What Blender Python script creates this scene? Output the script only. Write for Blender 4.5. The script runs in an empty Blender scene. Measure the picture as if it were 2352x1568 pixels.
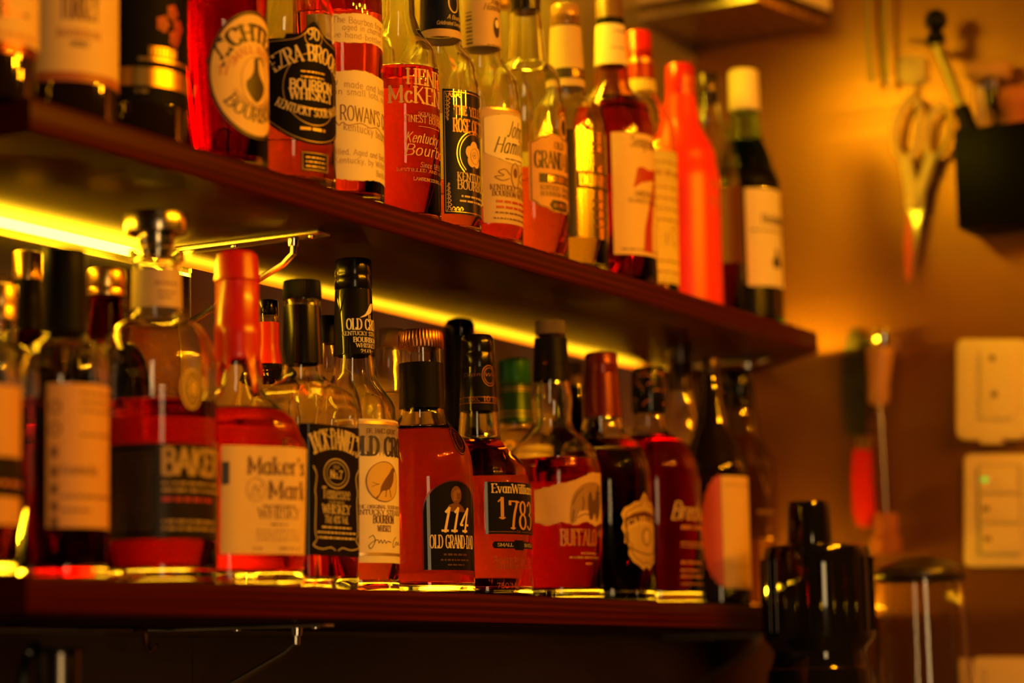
import bpy, bmesh, math, random
from math import sin, cos, tan, pi, sqrt, radians, degrees, atan2, asin, acos
from mathutils import Vector, Matrix
from mathutils.geometry import tessellate_polygon
random.seed(7)
scn = bpy.context.scene
COL = scn.collection

# ---------------------------------------------------------------- camera
IW, IH, LENS = 2352, 1568, 85.0
FPX = LENS / 36.0 * IW
CZ = 1.25                                   # camera height
CAMP = Vector((0, 0, CZ))
_y, _p, _r = radians(29.2923), radians(8.01168), radians(-1.18813)
_F = Vector((cos(_y) * cos(_p), sin(_y) * cos(_p), sin(_p)))
_R0 = Vector((sin(_y), -cos(_y), 0))
_U0 = _R0.cross(_F)
_R = cos(_r) * _R0 + sin(_r) * _U0
_U = cos(_r) * _U0 - sin(_r) * _R0
cam = bpy.data.cameras.new('camera')
camo = bpy.data.objects.new('camera', cam)
COL.objects.link(camo)
camo.matrix_world = Matrix(((_R.x, _U.x, -_F.x, 0), (_R.y, _U.y, -_F.y, 0), (_R.z, _U.z, -_F.z, CZ), (0, 0, 0, 1)))
cam.lens = LENS
cam.sensor_width = 36
cam.clip_start = .05
cam.dof.use_dof = True
cam.dof.focus_distance = 2.33
cam.dof.aperture_fstop = 2.5
scn.camera = camo

def proj(P):
    d = Vector(P) - CAMP
    z = d.dot(_F)
    return IW / 2 + FPX * d.dot(_R) / z, IH / 2 - FPX * d.dot(_U) / z, z
def ray(x, y):
    return _F + _R * ((x - IW / 2) / FPX) - _U * ((y - IH / 2) / FPX)
def at_y(x, y, Y):
    v = ray(x, y)
    return CAMP + v * (Y / v.y)
def at_x(x, y, X):
    v = ray(x, y)
    return CAMP + v * (X / v.x)
def at_z(x, y, Z):
    v = ray(x, y)
    return CAMP + v * ((Z - CZ) / v.z)

# ---------------------------------------------------------------- world, lamps, exposure
scn.view_settings.view_transform = 'Standard'
scn.view_settings.look = 'None'
scn.view_settings.gamma = 1
scn.view_settings.use_curve_mapping = False
scn.view_settings.exposure = 0.55
scn.cycles.max_bounces = 24
scn.cycles.transmission_bounces = 22
scn.cycles.glossy_bounces = 8
scn.cycles.diffuse_bounces = 3
scn.cycles.transparent_max_bounces = 8
scn.cycles.sample_clamp_indirect = 8
scn.cycles.blur_glossy = 0.6

w = bpy.data.worlds.new('bar_dark')
scn.world = w
w.use_nodes = True
bg = w.node_tree.nodes['Background']
bg.inputs[0].default_value = (1.0, .25, .03, 1)
bg.inputs[1].default_value = .004

def lamp(name, kind, loc, power, color, target=None, **kw):
    l = bpy.data.lights.new(name, kind)
    l.energy = power
    l.color = color
    for k, v in kw.items():
        setattr(l, k, v)
    o = bpy.data.objects.new(name, l)
    COL.objects.link(o)
    o.location = loc
    if target is not None:
        o.rotation_euler = (Vector(target) - Vector(loc)).to_track_quat('-Z', 'Y').to_euler()
    return o
WARM = (1.0, .345, .003)
# bulbs of the room behind the camera
for bx, by, bz, bp in ((1.40, -.40, 1.0, 18), (1.62, -.48, .98, 18), (1.9, -.42, 1.0, 18), (2.12, -.50, .98, 18), (2.36, -.36, 1.0, 15), (2.56, -.34, .97, 8)):
    lamp('pendant_bulb', 'POINT', (bx, by, CZ + bz), bp, WARM, shadow_soft_size=.016)
# pale light of a doorway across the room
lamp('doorway_light', 'AREA', (-.95, -1.55, CZ - .25), 17.0, (1, .64, .26), target=(2.0, 1.2, CZ - .2), shape='RECTANGLE', size=.5, size_y=1.9)

# ---------------------------------------------------------------- scene constants
D, DB, XW = 1.1648, 1.4018, 3.05            # shelf front, back panel, right wall
ZU, ZUB = CZ + .43726, CZ + .41082          # upper shelf top and underside
ZL, ZLB = CZ + .08403, CZ + .05640          # lower shelf
ZT = CZ + .97                               # third shelf underside (above the frame)
TL = 1.354                                  # left end of the shelves
ZWT = CZ - .30                              # worktop

# ---------------------------------------------------------------- materials
MATS = {}
def nodes_of(m):
    m.use_nodes = True
    return m.node_tree.nodes, m.node_tree.links
def P(name, col, rough=.5, metal=0., var=.12, scale=60., spec=.5, stretch=None, bump=0., trans=0., coat=0.):
    if name in MATS:
        return MATS[name]
    m = bpy.data.materials.new(name)
    n, l = nodes_of(m)
    b = n['Principled BSDF']
    tc = n.new('ShaderNodeTexCoord')
    mp = n.new('ShaderNodeMapping')
    mp.inputs['Scale'].default_value = stretch or (1, 1, 1)
    nz = n.new('ShaderNodeTexNoise')
    nz.inputs['Scale'].default_value = scale
    nz.inputs['Detail'].default_value = 3
    l.new(tc.outputs['Object'], mp.inputs[0])
    l.new(mp.outputs[0], nz.inputs['Vector'])
    mx = n.new('ShaderNodeMix')
    mx.data_type = 'RGBA'
    l.new(nz.outputs['Fac'], mx.inputs['Factor'])
    mx.inputs[6].default_value = (*[c * (1 - var) for c in col], 1)
    mx.inputs[7].default_value = (*[min(1, c * (1 + var)) for c in col], 1)
    l.new(mx.outputs[2], b.inputs['Base Color'])
    b.inputs['Roughness'].default_value = rough
    b.inputs['Metallic'].default_value = metal
    b.inputs['Specular IOR Level'].default_value = spec
    if coat:
        b.inputs['Coat Weight'].default_value = coat
        b.inputs['Coat Roughness'].default_value = .03
    if trans:
        tr = n.new('ShaderNodeBsdfTranslucent')
        l.new(mx.outputs[2], tr.inputs[0])
        ms = n.new('ShaderNodeMixShader')
        ms.inputs[0].default_value = trans
        l.new(b.outputs[0], ms.inputs[1])
        l.new(tr.outputs[0], ms.inputs[2])
        l.new(ms.outputs[0], n['Material Output'].inputs[0])
    if bump:
        bp = n.new('ShaderNodeBump')
        bp.inputs['Strength'].default_value = bump
        bp.inputs['Distance'].default_value = .001
        l.new(nz.outputs['Fac'], bp.inputs['Height'])
        l.new(bp.outputs[0], b.inputs['Normal'])
    MATS[name] = m
    return m
def glass(name, col=(1, 1, 1), ior=1.45, absorb=None, rough=0.):
    """clear refracting body; absorb = absorption per metre for r, g, b"""
    if name in MATS:
        return MATS[name]
    m = bpy.data.materials.new(name)
    n, l = nodes_of(m)
    n.remove(n['Principled BSDF'])
    g = n.new('ShaderNodeBsdfGlass')
    g.inputs['Color'].default_value = (*col, 1)
    g.inputs['IOR'].default_value = ior
    g.inputs['Roughness'].default_value = rough
    l.new(g.outputs[0], n['Material Output'].inputs[0])
    if absorb:
        v = n.new('ShaderNodeVolumeAbsorption')
        d = max(absorb)
        v.inputs['Color'].default_value = (*[1 - a / d for a in absorb], 1)
        v.inputs['Density'].default_value = d
        l.new(v.outputs[0], n['Material Output'].inputs[1])
    MATS[name] = m
    return m
def emit(name, col, strength):
    if name in MATS:
        return MATS[name]
    m = bpy.data.materials.new(name)
    n, l = nodes_of(m)
    n.remove(n['Principled BSDF'])
    e = n.new('ShaderNodeEmission')
    e.inputs[0].default_value = (*col, 1)
    e.inputs[1].default_value = strength
    l.new(e.outputs[0], n['Material Output'].inputs[0])
    MATS[name] = m
    return m
def wood(name, c1, c2, rough=.4, axis='X'):
    if name in MATS:
        return MATS[name]
    m = bpy.data.materials.new(name)
    n, l = nodes_of(m)
    b = n['Principled BSDF']
    tc = n.new('ShaderNodeTexCoord')
    mp = n.new('ShaderNodeMapping')
    mp.inputs['Scale'].default_value = (1.2, 14, 40) if axis == 'X' else (14, 1.2, 40)
    l.new(tc.outputs['Object'], mp.inputs[0])
    nz = n.new('ShaderNodeTexNoise')
    nz.inputs['Scale'].default_value = 3
    nz.inputs['Detail'].default_value = 6
    nz.inputs['Distortion'].default_value = .6
    l.new(mp.outputs[0], nz.inputs['Vector'])
    wv = n.new('ShaderNodeTexWave')
    wv.bands_direction = 'Z'
    wv.inputs['Scale'].default_value = 1.1
    wv.inputs['Distortion'].default_value = 5
    wv.inputs['Detail'].default_value = 3
    wv.inputs['Detail Scale'].default_value = .6
    l.new(mp.outputs[0], wv.inputs['Vector'])
    mu = n.new('ShaderNodeMath')
    mu.operation = 'MULTIPLY'
    l.new(nz.outputs['Fac'], mu.inputs[0])
    l.new(wv.outputs['Fac'], mu.inputs[1])
    cr = n.new('ShaderNodeValToRGB')
    cr.color_ramp.elements[0].position = .1
    cr.color_ramp.elements[0].color = (*c1, 1)
    cr.color_ramp.elements[1].position = .6
    cr.color_ramp.elements[1].color = (*c2, 1)
    l.new(mu.outputs[0], cr.inputs[0])
    l.new(cr.outputs[0], b.inputs['Base Color'])
    b.inputs['Roughness'].default_value = rough
    b.inputs['IOR'].default_value = 1.14
    bp = n.new('ShaderNodeBump')
    bp.inputs['Strength'].default_value = .15
    bp.inputs['Distance'].default_value = .0008
    l.new(nz.outputs['Fac'], bp.inputs['Height'])
    l.new(bp.outputs[0], b.inputs['Normal'])
    MATS[name] = m
    return m
def brushed(name, col, rough=.3, metal=1., stretch=(2, 2, 160), speck=False):
    """brushed steel: fine relief and uneven gloss running along one axis"""
    if name in MATS:
        return MATS[name]
    m = bpy.data.materials.new(name)
    n, l = nodes_of(m)
    b = n['Principled BSDF']
    tc = n.new('ShaderNodeTexCoord')
    mp = n.new('ShaderNodeMapping')
    mp.inputs['Scale'].default_value = stretch
    l.new(tc.outputs['Object'], mp.inputs[0])
    nz = n.new('ShaderNodeTexNoise')
    nz.inputs['Scale'].default_value = 4
    nz.inputs['Detail'].default_value = 5
    l.new(mp.outputs[0], nz.inputs['Vector'])
    mr = n.new('ShaderNodeMapRange')
    mr.inputs['To Min'].default_value = rough * .75
    mr.inputs['To Max'].default_value = rough * 1.3
    l.new(nz.outputs['Fac'], mr.inputs[0])
    l.new(mr.outputs[0], b.inputs['Roughness'])
    b.inputs['Base Color'].default_value = (*col, 1)
    b.inputs['Metallic'].default_value = metal
    bp = n.new('ShaderNodeBump')
    bp.inputs['Strength'].default_value = .16
    bp.inputs['Distance'].default_value = .0006
    l.new(nz.outputs['Fac'], bp.inputs['Height'])
    l.new(bp.outputs[0], b.inputs['Normal'])
    if speck:
        vo = n.new('ShaderNodeTexVoronoi')
        vo.inputs['Scale'].default_value = 120
        l.new(tc.outputs['Object'], vo.inputs['Vector'])
        cr = n.new('ShaderNodeValToRGB')
        cr.color_ramp.elements[0].position = .06
        cr.color_ramp.elements[0].color = (.9, .85, .75, 1)
        cr.color_ramp.elements[1].position = .10
        cr.color_ramp.elements[1].color = (*col, 1)
        l.new(vo.outputs['Distance'], cr.inputs[0])
        l.new(cr.outputs[0], b.inputs['Base Color'])
    MATS[name] = m
    return m

M_WOOD = wood('dark_stained_wood', (.036, .0028, .0006), (.080, .0068, .001), .32)
M_PANEL = brushed('back_panel_steel', (.55, .44, .32), .38, .5)
M_PANELU = brushed('upper_panel_steel', (.42, .36, .20), .32, .72)
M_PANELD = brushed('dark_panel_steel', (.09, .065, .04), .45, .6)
M_PANELS = brushed('spotted_panel_steel', (.26, .23, .20), .24, speck=True)
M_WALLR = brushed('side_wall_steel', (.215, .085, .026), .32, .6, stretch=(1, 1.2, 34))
M_STEEL = P('steel', (.62, .58, .52), .25, 1., .05)
M_DSTEEL = P('dark_steel', (.10, .09, .08), .35, 1., .1)
M_CHROME = P('chrome', (.8, .78, .74), .12, 1., .03)
M_BLACK = P('black_plastic', (.006, .005, .005), .18, 0, .2, spec=.35)
M_BLACKM = P('black_matte', (.005, .004, .0035), .42, 0, .2, spec=.08)
M_GLOSSB = P('black_gloss', (.006, .005, .005), .07, 0, .1, coat=.5)
M_RED = P('red_wax', (.58, .010, .004), .3, 0, .15, coat=.3)
M_REDP = P('red_sleeve', (.90, .03, .008), .33, 0, .1)
M_DKRED = P('dark_red_foil', (.16, .012, .008), .25, .4, .15)
M_GOLD = P('gold_foil', (.75, .46, .12), .28, 1., .1)
M_COPPER = P('copper_cap', (.48, .19, .07), .3, 1., .1)
M_CORK = P('cork', (.36, .17, .07), .8, 0, .3, 220, bump=.4)
M_BROWN = P('brown_plastic', (.16, .07, .03), .4, 0, .15)
M_CREAM = P('cream_paper', (.80, .66, .42), .6, 0, .05, 150)
M_YELL = P('buff_paper', (.78, .53, .20), .6, 0, .05, 150)
M_TAN = P('tan_paper', (.60, .40, .20), .55, 0, .07, 120)
M_ORANGE = P('orange_paper', (.68, .34, .09), .55, 0, .07, 120)
M_BLKP = P('black_paper', (.006, .005, .0045), .5, 0, .2, spec=.06, coat=.45)
M_BLKM = P('black_matte_paper', (.006, .005, .0045), .55, 0, .2, spec=.05)
M_NAVY = P('navy_paper', (.006, .010, .05), .4, 0, .15, spec=.1, coat=.45)
M_SMOKE = P('smoke_brown_paper', (.016, .009, .004), .35, 0, .2, spec=.15)
M_GREEN = P('green_foil', (.02, .16, .035), .3, .3, .12)
M_BACKLIT = P('backlit_yellow_paper', (.92, .74, .22), .6, 0, .05, trans=.4)  # yellow glow of light from behind put into the paper colour
M_BACK = P('back_label_paper', (.88, .74, .45), .6, 0, .04, trans=.6)
M_INK = P('dark_ink', (.035, .018, .012), .5, 0, .1)
M_BRINK = P('brown_ink', (.16, .06, .025), .5, 0, .1)
M_REDINK = P('red_ink', (.45, .02, .012), .5, 0, .1)
M_ORINK = P('orange_ink', (.60, .18, .04), .5, 0, .1)
M_WHITE = P('white_ink', (.82, .74, .58), .5, 0, .05)
M_GOLDINK = P('gold_ink', (.72, .48, .16), .35, .7, .08)
M_GREY = P('grey_ink', (.30, .24, .17), .5, 0, .1)
M_PLATE = P('ivory_plastic', (.74, .55, .30), .4, 0, .03)
M_SCIS = P('cream_plastic', (.60, .44, .16), .4, 0, .05)

G_CLEAR = glass('clear_glass')
G_GREEN = glass('green_glass', (1, 1, 1), 1.45, (160, 45, 170))
G_BROWN = glass('brown_glass', (1, 1, 1), 1.45, (60, 260, 700))
G_BLACK = glass('near_black_glass', (1, 1, 1), 1.45, (500, 700, 900))
W_AMBER = glass('amber_whiskey', (1, 1, 1), 1.38, (.5, 22, 120))
W_LIGHT = glass('light_amber_whiskey', (1, 1, 1), 1.38, (.8, 6, 50))
W_RED = glass('red_whiskey', (1, 1, 1), 1.38, (1.2, 38, 160))
W_DEEP = glass('deep_red_whiskey', (1, 1, 1), 1.38, (12, 140, 300))
W_DARK = glass('dark_whiskey', (1, 1, 1), 1.38, (12, 55, 220))

# ---------------------------------------------------------------- builders
def mesh_obj(name, verts, faces, m=None, parent=None, smooth=True, sharp=35):
    me = bpy.data.meshes.new(name)
    me.from_pydata([tuple(v) for v in verts], [], faces)
    if smooth:
        me.polygons.foreach_set('use_smooth', [True] * len(me.polygons))
        me.set_sharp_from_angle(angle=radians(sharp))
    o = bpy.data.objects.new(name, me)
    if m:
        me.materials.append(m)
    COL.objects.link(o)
    if parent:
        o.parent = parent
        o.matrix_parent_inverse = Matrix.Translation(-parent.location)
    return o
def root(name, loc, label, cat, group=None):
    o = bpy.data.objects.new(name, None)
    o.empty_display_size = .02
    COL.objects.link(o)
    o.location = loc
    return tag(o, label, cat, group)
def tag(o, label, cat, group=None):
    o['label'] = label
    o['category'] = cat
    if group:
        o['group'] = group
    return o
def struct(o):
    o['kind'] = 'structure'
    return o
def box(x0, x1, y0, y1, z0, z1):
    v = [(x, y, z) for x in (x0, x1) for y in (y0, y1) for z in (z0, z1)]
    f = [(0, 1, 3, 2), (4, 6, 7, 5), (0, 4, 5, 1), (2, 3, 7, 6), (0, 2, 6, 4), (1, 5, 7, 3)]
    return v, f
def bevel_mesh(o, wdt, seg=2):
    bm = bmesh.new()
    bm.from_mesh(o.data)
    bmesh.ops.bevel(bm, geom=bm.edges[:], offset=wdt, segments=seg, profile=.6, affect='EDGES', clamp_overlap=True)
    bm.normal_update()
    bm.to_mesh(o.data)
    bm.free()
    o.data.polygons.foreach_set('use_smooth', [True] * len(o.data.polygons))
    o.data.set_sharp_from_angle(angle=radians(50))
    return o
def boxo(name, b, m, parent=None, bev=0.):
    v, f = box(*b)
    o = mesh_obj(name, v, f, m, parent, smooth=False)
    if bev:
        bevel_mesh(o, bev)
    return o
def prism(pts, axis_vec, thick):
    """polygon (list of 3-D points) swept along a vector, closed"""
    n = len(pts)
    a = Vector(axis_vec).normalized() * thick
    v = [Vector(p) for p in pts] + [Vector(p) + a for p in pts]
    f = [tuple(range(n - 1, -1, -1)), tuple(range(n, 2 * n))]
    f += [(i, (i + 1) % n, n + (i + 1) % n, n + i) for i in range(n)]
    return v, f
def spline(pts, n=6, closed=False):
    if len(pts) < 3:
        return [Vector(p) for p in pts]
    p = [Vector(q) for q in pts]
    out = []
    m = len(p)
    rng = range(m if closed else m - 1)
    for i in rng:
        p0 = p[(i - 1) % m] if (closed or i > 0) else p[i] * 2 - p[i + 1]
        p1, p2 = p[i], p[(i + 1) % m]
        p3 = p[(i + 2) % m] if (closed or i + 2 < m) else p2 * 2 - p1
        for k in range(n):
            t = k / n
            out.append(.5 * ((2 * p1) + (-p0 + p2) * t + (2 * p0 - 5 * p1 + 4 * p2 - p3) * t * t + (-p0 + 3 * p1 - 3 * p2 + p3) * t ** 3))
    if not closed:
        out.append(p[-1])
    return out
def tube(pts, r, seg=10, closed=False):
    """round rod along 3-D points; r a number or one per point"""
    n = len(pts)
    rs = r if isinstance(r, (list, tuple)) else [r] * n
    v, f = [], []
    up = None
    for i in range(n):
        a = pts[(i - 1) % n] if (closed or i > 0) else pts[i]
        b = pts[(i + 1) % n] if (closed or i < n - 1) else pts[i]
        t = (Vector(b) - Vector(a)).normalized()
        if up is None:
            up = Vector((0, 0, 1)) if abs(t.z) < .9 else Vector((1, 0, 0))
        s = t.cross(up).normalized()
        up = s.cross(t).normalized()
        for k in range(seg):
            q = 2 * pi * k / seg
            v.append(Vector(pts[i]) + (s * cos(q) + up * sin(q)) * rs[i])
    for i in range(n if closed else n - 1):
        j = (i + 1) % n
        for k in range(seg):
            k2 = (k + 1) % seg
            f.append((i * seg + k, i * seg + k2, j * seg + k2, j * seg + k))
    if not closed:
        f.append(tuple(range(seg - 1, -1, -1)))
        f.append(tuple((n - 1) * seg + k for k in range(seg)))
    return v, f
def lathe(base, rows, N=40, knurl=0, kd=.0):
    """closed solid of revolution about a vertical axis, rows (z, r) in metres from bottom to top"""
    bx, by, bz = base
    v, f = [], []
    for z, r in rows:
        for k in range(N):
            q = 2 * pi * k / N
            rr = r + (kd if (knurl and k % 2) else 0)
            v.append((bx + rr * cos(q), by + rr * sin(q), bz + z))
    n = len(rows)
    for i in range(n - 1):
        for k in range(N):
            k2 = (k + 1) % N
            f.append((i * N + k, i * N + k2, (i + 1) * N + k2, (i + 1) * N + k))
    v.append((bx, by, bz + rows[0][0]))
    v.append((bx, by, bz + rows[-1][0]))
    a, b = len(v) - 2, len(v) - 1
    for k in range(N):
        k2 = (k + 1) % N
        f.append((a, k2, k))
        f.append((b, (n - 1) * N + k, (n - 1) * N + k2))
    return v, f

# ---------------------------------------------------------------- stroke lettering
GL = {
'A': (7.5, '0.2,0 3.7,10 7.3,0|1.5,3.5 5.9,3.5'), 'B': (6.6, '1,0 1,10|~1,10 4.5,9.8 5.8,7.7 4.3,5.4 1,5.3|~1,5.3 4.8,5.1 6.3,2.7 4.8,.2 1,0'),
'C': (7.2, '~6.6,7.8 5.6,9.6 3.7,10 1.4,8.4 .7,5 1.4,1.6 3.7,0 5.6,.5 6.8,2.4'), 'D': (7.4, '1,0 1,10|~1,10 4,9.8 6.2,8 7,5 6.2,2 4,.2 1,0'),
'E': (6.2, '1,0 1,10|1,10 5.6,10 5.6,8.6|1,5.2 4.4,5.2|1,0 5.8,0 5.8,1.4'), 'F': (5.8, '1,0 1,10|1,10 5.5,10 5.5,8.6|1,5.2 4.4,5.2'),
'G': (7.6, '~6.6,7.8 5.6,9.6 3.7,10 1.4,8.4 .7,5 1.4,1.6 3.7,0 5.6,.6 6.7,1.8|6.7,0.6 6.7,4.2 4.6,4.2'), 'H': (7.6, '1,0 1,10|6.6,0 6.6,10|1,5.2 6.6,5.2'),
'I': (3, '1.5,0 1.5,10'), 'J': (4.8, '~3.4,10 3.4,5 3.2,1.6 2,0 .5,.8'), 'K': (7, '1,0 1,10|6,10 1,4.2|2.4,5.8 6.6,0'),
'L': (5.8, '1,0 1,10|1,0 5.4,0 5.4,1.6'), 'M': (8.8, '1,0 1,10 4.4,2 7.8,10 7.8,0'), 'N': (7.8, '1,0 1,10 6.8,0 6.8,10'),
'O': (7.8, '~3.9,10 1.4,8.4 .6,5 1.4,1.6 3.9,0 6.4,1.6 7.2,5 6.4,8.4z'), 'P': (6.4, '1,0 1,10|~1,10 4.6,9.8 6,7.4 4.6,5 1,4.8'),
'Q': (7.8, '~3.9,10 1.4,8.4 .6,5 1.4,1.6 3.9,0 6.4,1.6 7.2,5 6.4,8.4z|4.4,2.2 7,-1'), 'R': (6.9, '1,0 1,10|~1,10 4.6,9.8 6,7.4 4.6,5 1,4.8|3.6,4.9 6.6,0'),
'S': (6, '~5.2,8 4.4,9.6 3,10 1.3,9.4 .9,7.6 2,6 4,4.8 5.3,3 4.9,.9 3,0 1.3,.5 .6,2.2'), 'T': (6.6, '3.3,0 3.3,10|.3,8.6 .3,10 6.3,10 6.3,8.6'),
'U': (7.4, '~1,10 1,4 1.5,1 3.7,0 5.8,1 6.4,4 6.4,10'), 'V': (7, '0.2,10 3.5,0 6.8,10'), 'W': (9.8, '0.2,10 2.6,0 4.9,9 7.2,0 9.6,10'),
'X': (6.8, '0.4,10 6.4,0|6.4,10 .4,0'), 'Y': (6.8, '0.3,10 3.4,5 6.5,10|3.4,5 3.4,0'), 'Z': (6.4, '.5,10 6,10 .5,0 6,0'),
'0': (6.2, '~3.1,10 1.2,8.4 .6,5 1.2,1.6 3.1,0 5,1.6 5.6,5 5,8.4z'), '1': (4.4, '.8,8.2 2.4,10 2.4,0'), '2': (6, '~.8,7.8 1.5,9.6 3.2,10 5,9 5.2,7 3.6,4 .7,0|.7,0 5.6,0'),
'3': (6, '~.8,8.6 2.8,10 5,8.8 4.8,6.4 2.6,5.3|~2.6,5.3 5.2,4.4 5.4,1.6 3,0 .6,1.2'), '4': (6.2, '4.2,0 4.2,10 .4,3 6,3'),
'5': (6, '5,10 1.4,10 1,5.6|~1,5.6 3.4,6.2 5.4,4.6 5.2,1.4 2.8,0 .6,1'), '7': (6, '.6,8.8 .6,10 5.6,10|~5.6,10 3.4,5 2.4,0'),
'8': (6.2, '~3.1,10 1.2,8.8 1.3,6.5 3.1,5.3 4.9,6.5 5,8.8z|~3.1,5.3 .9,4 .8,1.4 3.1,0 5.4,1.4 5.3,4z'), '9': (6.2, '~5.4,6.4 3.2,4.4 .9,6 .9,8.6 3.1,10 5.2,8.8 5.4,6.4 4.6,2 2,0'),
'6': (6.2, '~.8,3.6 3,5.6 5.3,4 5.3,1.4 3.1,0 1,1.2 .8,3.6 1.6,8 4.2,10'),
'a': (5.6, '~4.5,2 3.6,.4 2,0 .8,1.6 .8,4.4 2,6.6 3.6,6.4 4.5,5|4.5,6.8 4.5,0'), 'b': (5.6, '1,10 1,0|~1,5 2.4,6.7 4.2,6.3 5,3.4 4.2,.5 2.4,0 1,1.6'),
'c': (5, '~4.4,5.3 3.4,6.7 1.8,6.3 .8,3.4 1.6,.5 3.2,0 4.5,1.3'), 'd': (5.6, '4.6,10 4.6,0|~4.6,5 3.2,6.7 1.4,6.3 .7,3.4 1.4,.5 3.2,0 4.6,1.6'),
'e': (5.3, '~.9,3.6 4.7,3.8 4,6.2 2.6,6.8 1.2,5.6 .8,3.2 1.6,.6 3.2,0 4.7,1.4'), 'f': (3.7, '~3.6,9.4 2.4,10 1.5,8.6 1.5,5|1.5,6 1.5,0|.3,6.6 3,6.6'),
'g': (5.5, '~4.5,2 3.4,.6 1.6,.6 .8,3.4 1.6,6.3 3.4,6.6 4.5,5|~4.5,6.8 4.5,-1 3.4,-3 1,-2.6'), 'h': (5.4, '1,10 1,0|~1,4.6 2.6,6.7 4.2,6 4.4,4 4.4,0'),
'i': (2.5, '1.2,6.8 1.2,0|1.2,8.8 1.2,9.8'), 'k': (5.2, '1,10 1,0|4.4,6.8 1,2.8|2,3.8 4.8,0'), 'l': (2.4, '1.2,10 1.2,0'),
'm': (8, '1,6.8 1,0|~1,4.8 2.4,6.7 3.8,6 4,4 4,0|~4,4.8 5.4,6.7 6.8,6 7,4 7,0'), 'n': (5.4, '1,6.8 1,0|~1,4.6 2.6,6.7 4.2,6 4.4,4 4.4,0'),
'o': (5.6, '~2.8,6.8 1.2,5.8 .7,3.4 1.2,1 2.8,0 4.4,1 4.9,3.4 4.4,5.8z'), 'p': (5.6, '1,6.8 1,-3|~1,5 2.4,6.7 4.2,6.3 5,3.4 4.2,.5 2.4,0 1,1.6'),
'r': (4, '1,6.8 1,0|~1,4.4 2.2,6.6 3.8,6.4'), 's': (4.3, '~3.6,5.4 2.6,6.8 1.1,6.3 1,4.6 2.6,3.5 3.7,2.1 3.1,.3 1.7,0 .6,1.3'),
't': (3.6, '~1.6,9 1.6,2 2.2,.2 3.4,.5|.3,6.6 3.2,6.6'), 'u': (5.6, '~1,6.8 1,2.4 1.8,.2 3.4,.4 4.5,2.2|4.5,6.8 4.5,0'),
'v': (5, '.3,6.8 2.5,0 4.7,6.8'), 'w': (6.8, '.2,6.8 1.9,0 3.4,6 4.9,0 6.6,6.8'), 'y': (5.2, '.3,6.8 2.6,.3|~4.8,6.8 2.6,.3 1.4,-2.6 .2,-2.8'),
'.': (2, '.8,0 .8,1'), ',': (2, '1,1 .6,-1.2'), "'": (2, '1.2,10 .8,7.6'), '-': (4, '.6,3.6 3.4,3.6'), '&': (7, '~6.4,0 1.6,6.4 2,9.4 4,9.2 3.8,6.6 1,3.4 1.4,.6 4,.4 6.2,4'),
'%': (8, '6.6,10 1.4,0|~2,9.6 .8,8 2,6.4 3.2,8z|~6,3.6 4.8,2 6,.4 7.2,2z'), '/': (4, '.2,0 3.6,10'), ' ': (3.6, ''),
'ウ': (6.6, '3,10 3,8.4|.8,8 .8,6|~.8,8 5.4,8 5,4 2,0'), 'イ': (6.4, '5,9.5 .6,5|3.2,7 3.2,0'), 'ス': (6.6, '1,9 5.2,9 .4,.4|3.2,4 5.8,.6'),
'キ': (6.6, '.6,6.8 5.6,7.6|.4,3.6 6,4.4|2.4,10 4,0'), 'ー': (6.4, '.6,5 5.6,5'),
}
_PARSE = {}
def glyph(c):
    if c in _PARSE:
        return _PARSE[c]
    wd, s = GL.get(c, GL['-'])
    out = []
    for st in s.split('|'):
        if not st:
            continue
        cv = st[0] == '~'
        cl = st[-1] == 'z'
        p = [tuple(float(q) for q in a.split(',')) for a in st.strip('~z').split()]
        if cv:
            p = [tuple(q)[:2] for q in spline([(a, b, 0) for a, b in p], 4, cl)]
        out.append((p, cl, cv))
    _PARSE[c] = (wd, out)
    return _PARSE[c]
def pen(pts, closed, wfun):
    """flat ribbon of quads along 2-D points, width from the direction"""
    q = []
    n = len(pts)
    for i in range(n if closed else n - 1):
        a, b = pts[i], pts[(i + 1) % n]
        dx, dy = b[0] - a[0], b[1] - a[1]
        L = math.hypot(dx, dy)
        if L < 1e-6:
            continue
        dx, dy = dx / L, dy / L
        wd = wfun(dx, dy) / 2
        e = min(wd * .5, .3 * L + .05 * wd)
        a = (a[0] - dx * e, a[1] - dy * e)
        b = (b[0] + dx * e, b[1] + dy * e)
        q.append([(a[0] + dy * wd, a[1] - dx * wd), (b[0] + dy * wd, b[1] - dx * wd), (b[0] - dy * wd, b[1] + dx * wd), (a[0] - dy * wd, a[1] + dx * wd)])
    return q
def text_w(txt, h, sx=1., sp=.8):
    return sum(glyph(c)[0] + sp for c in txt) * h / 10 * sx
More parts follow.
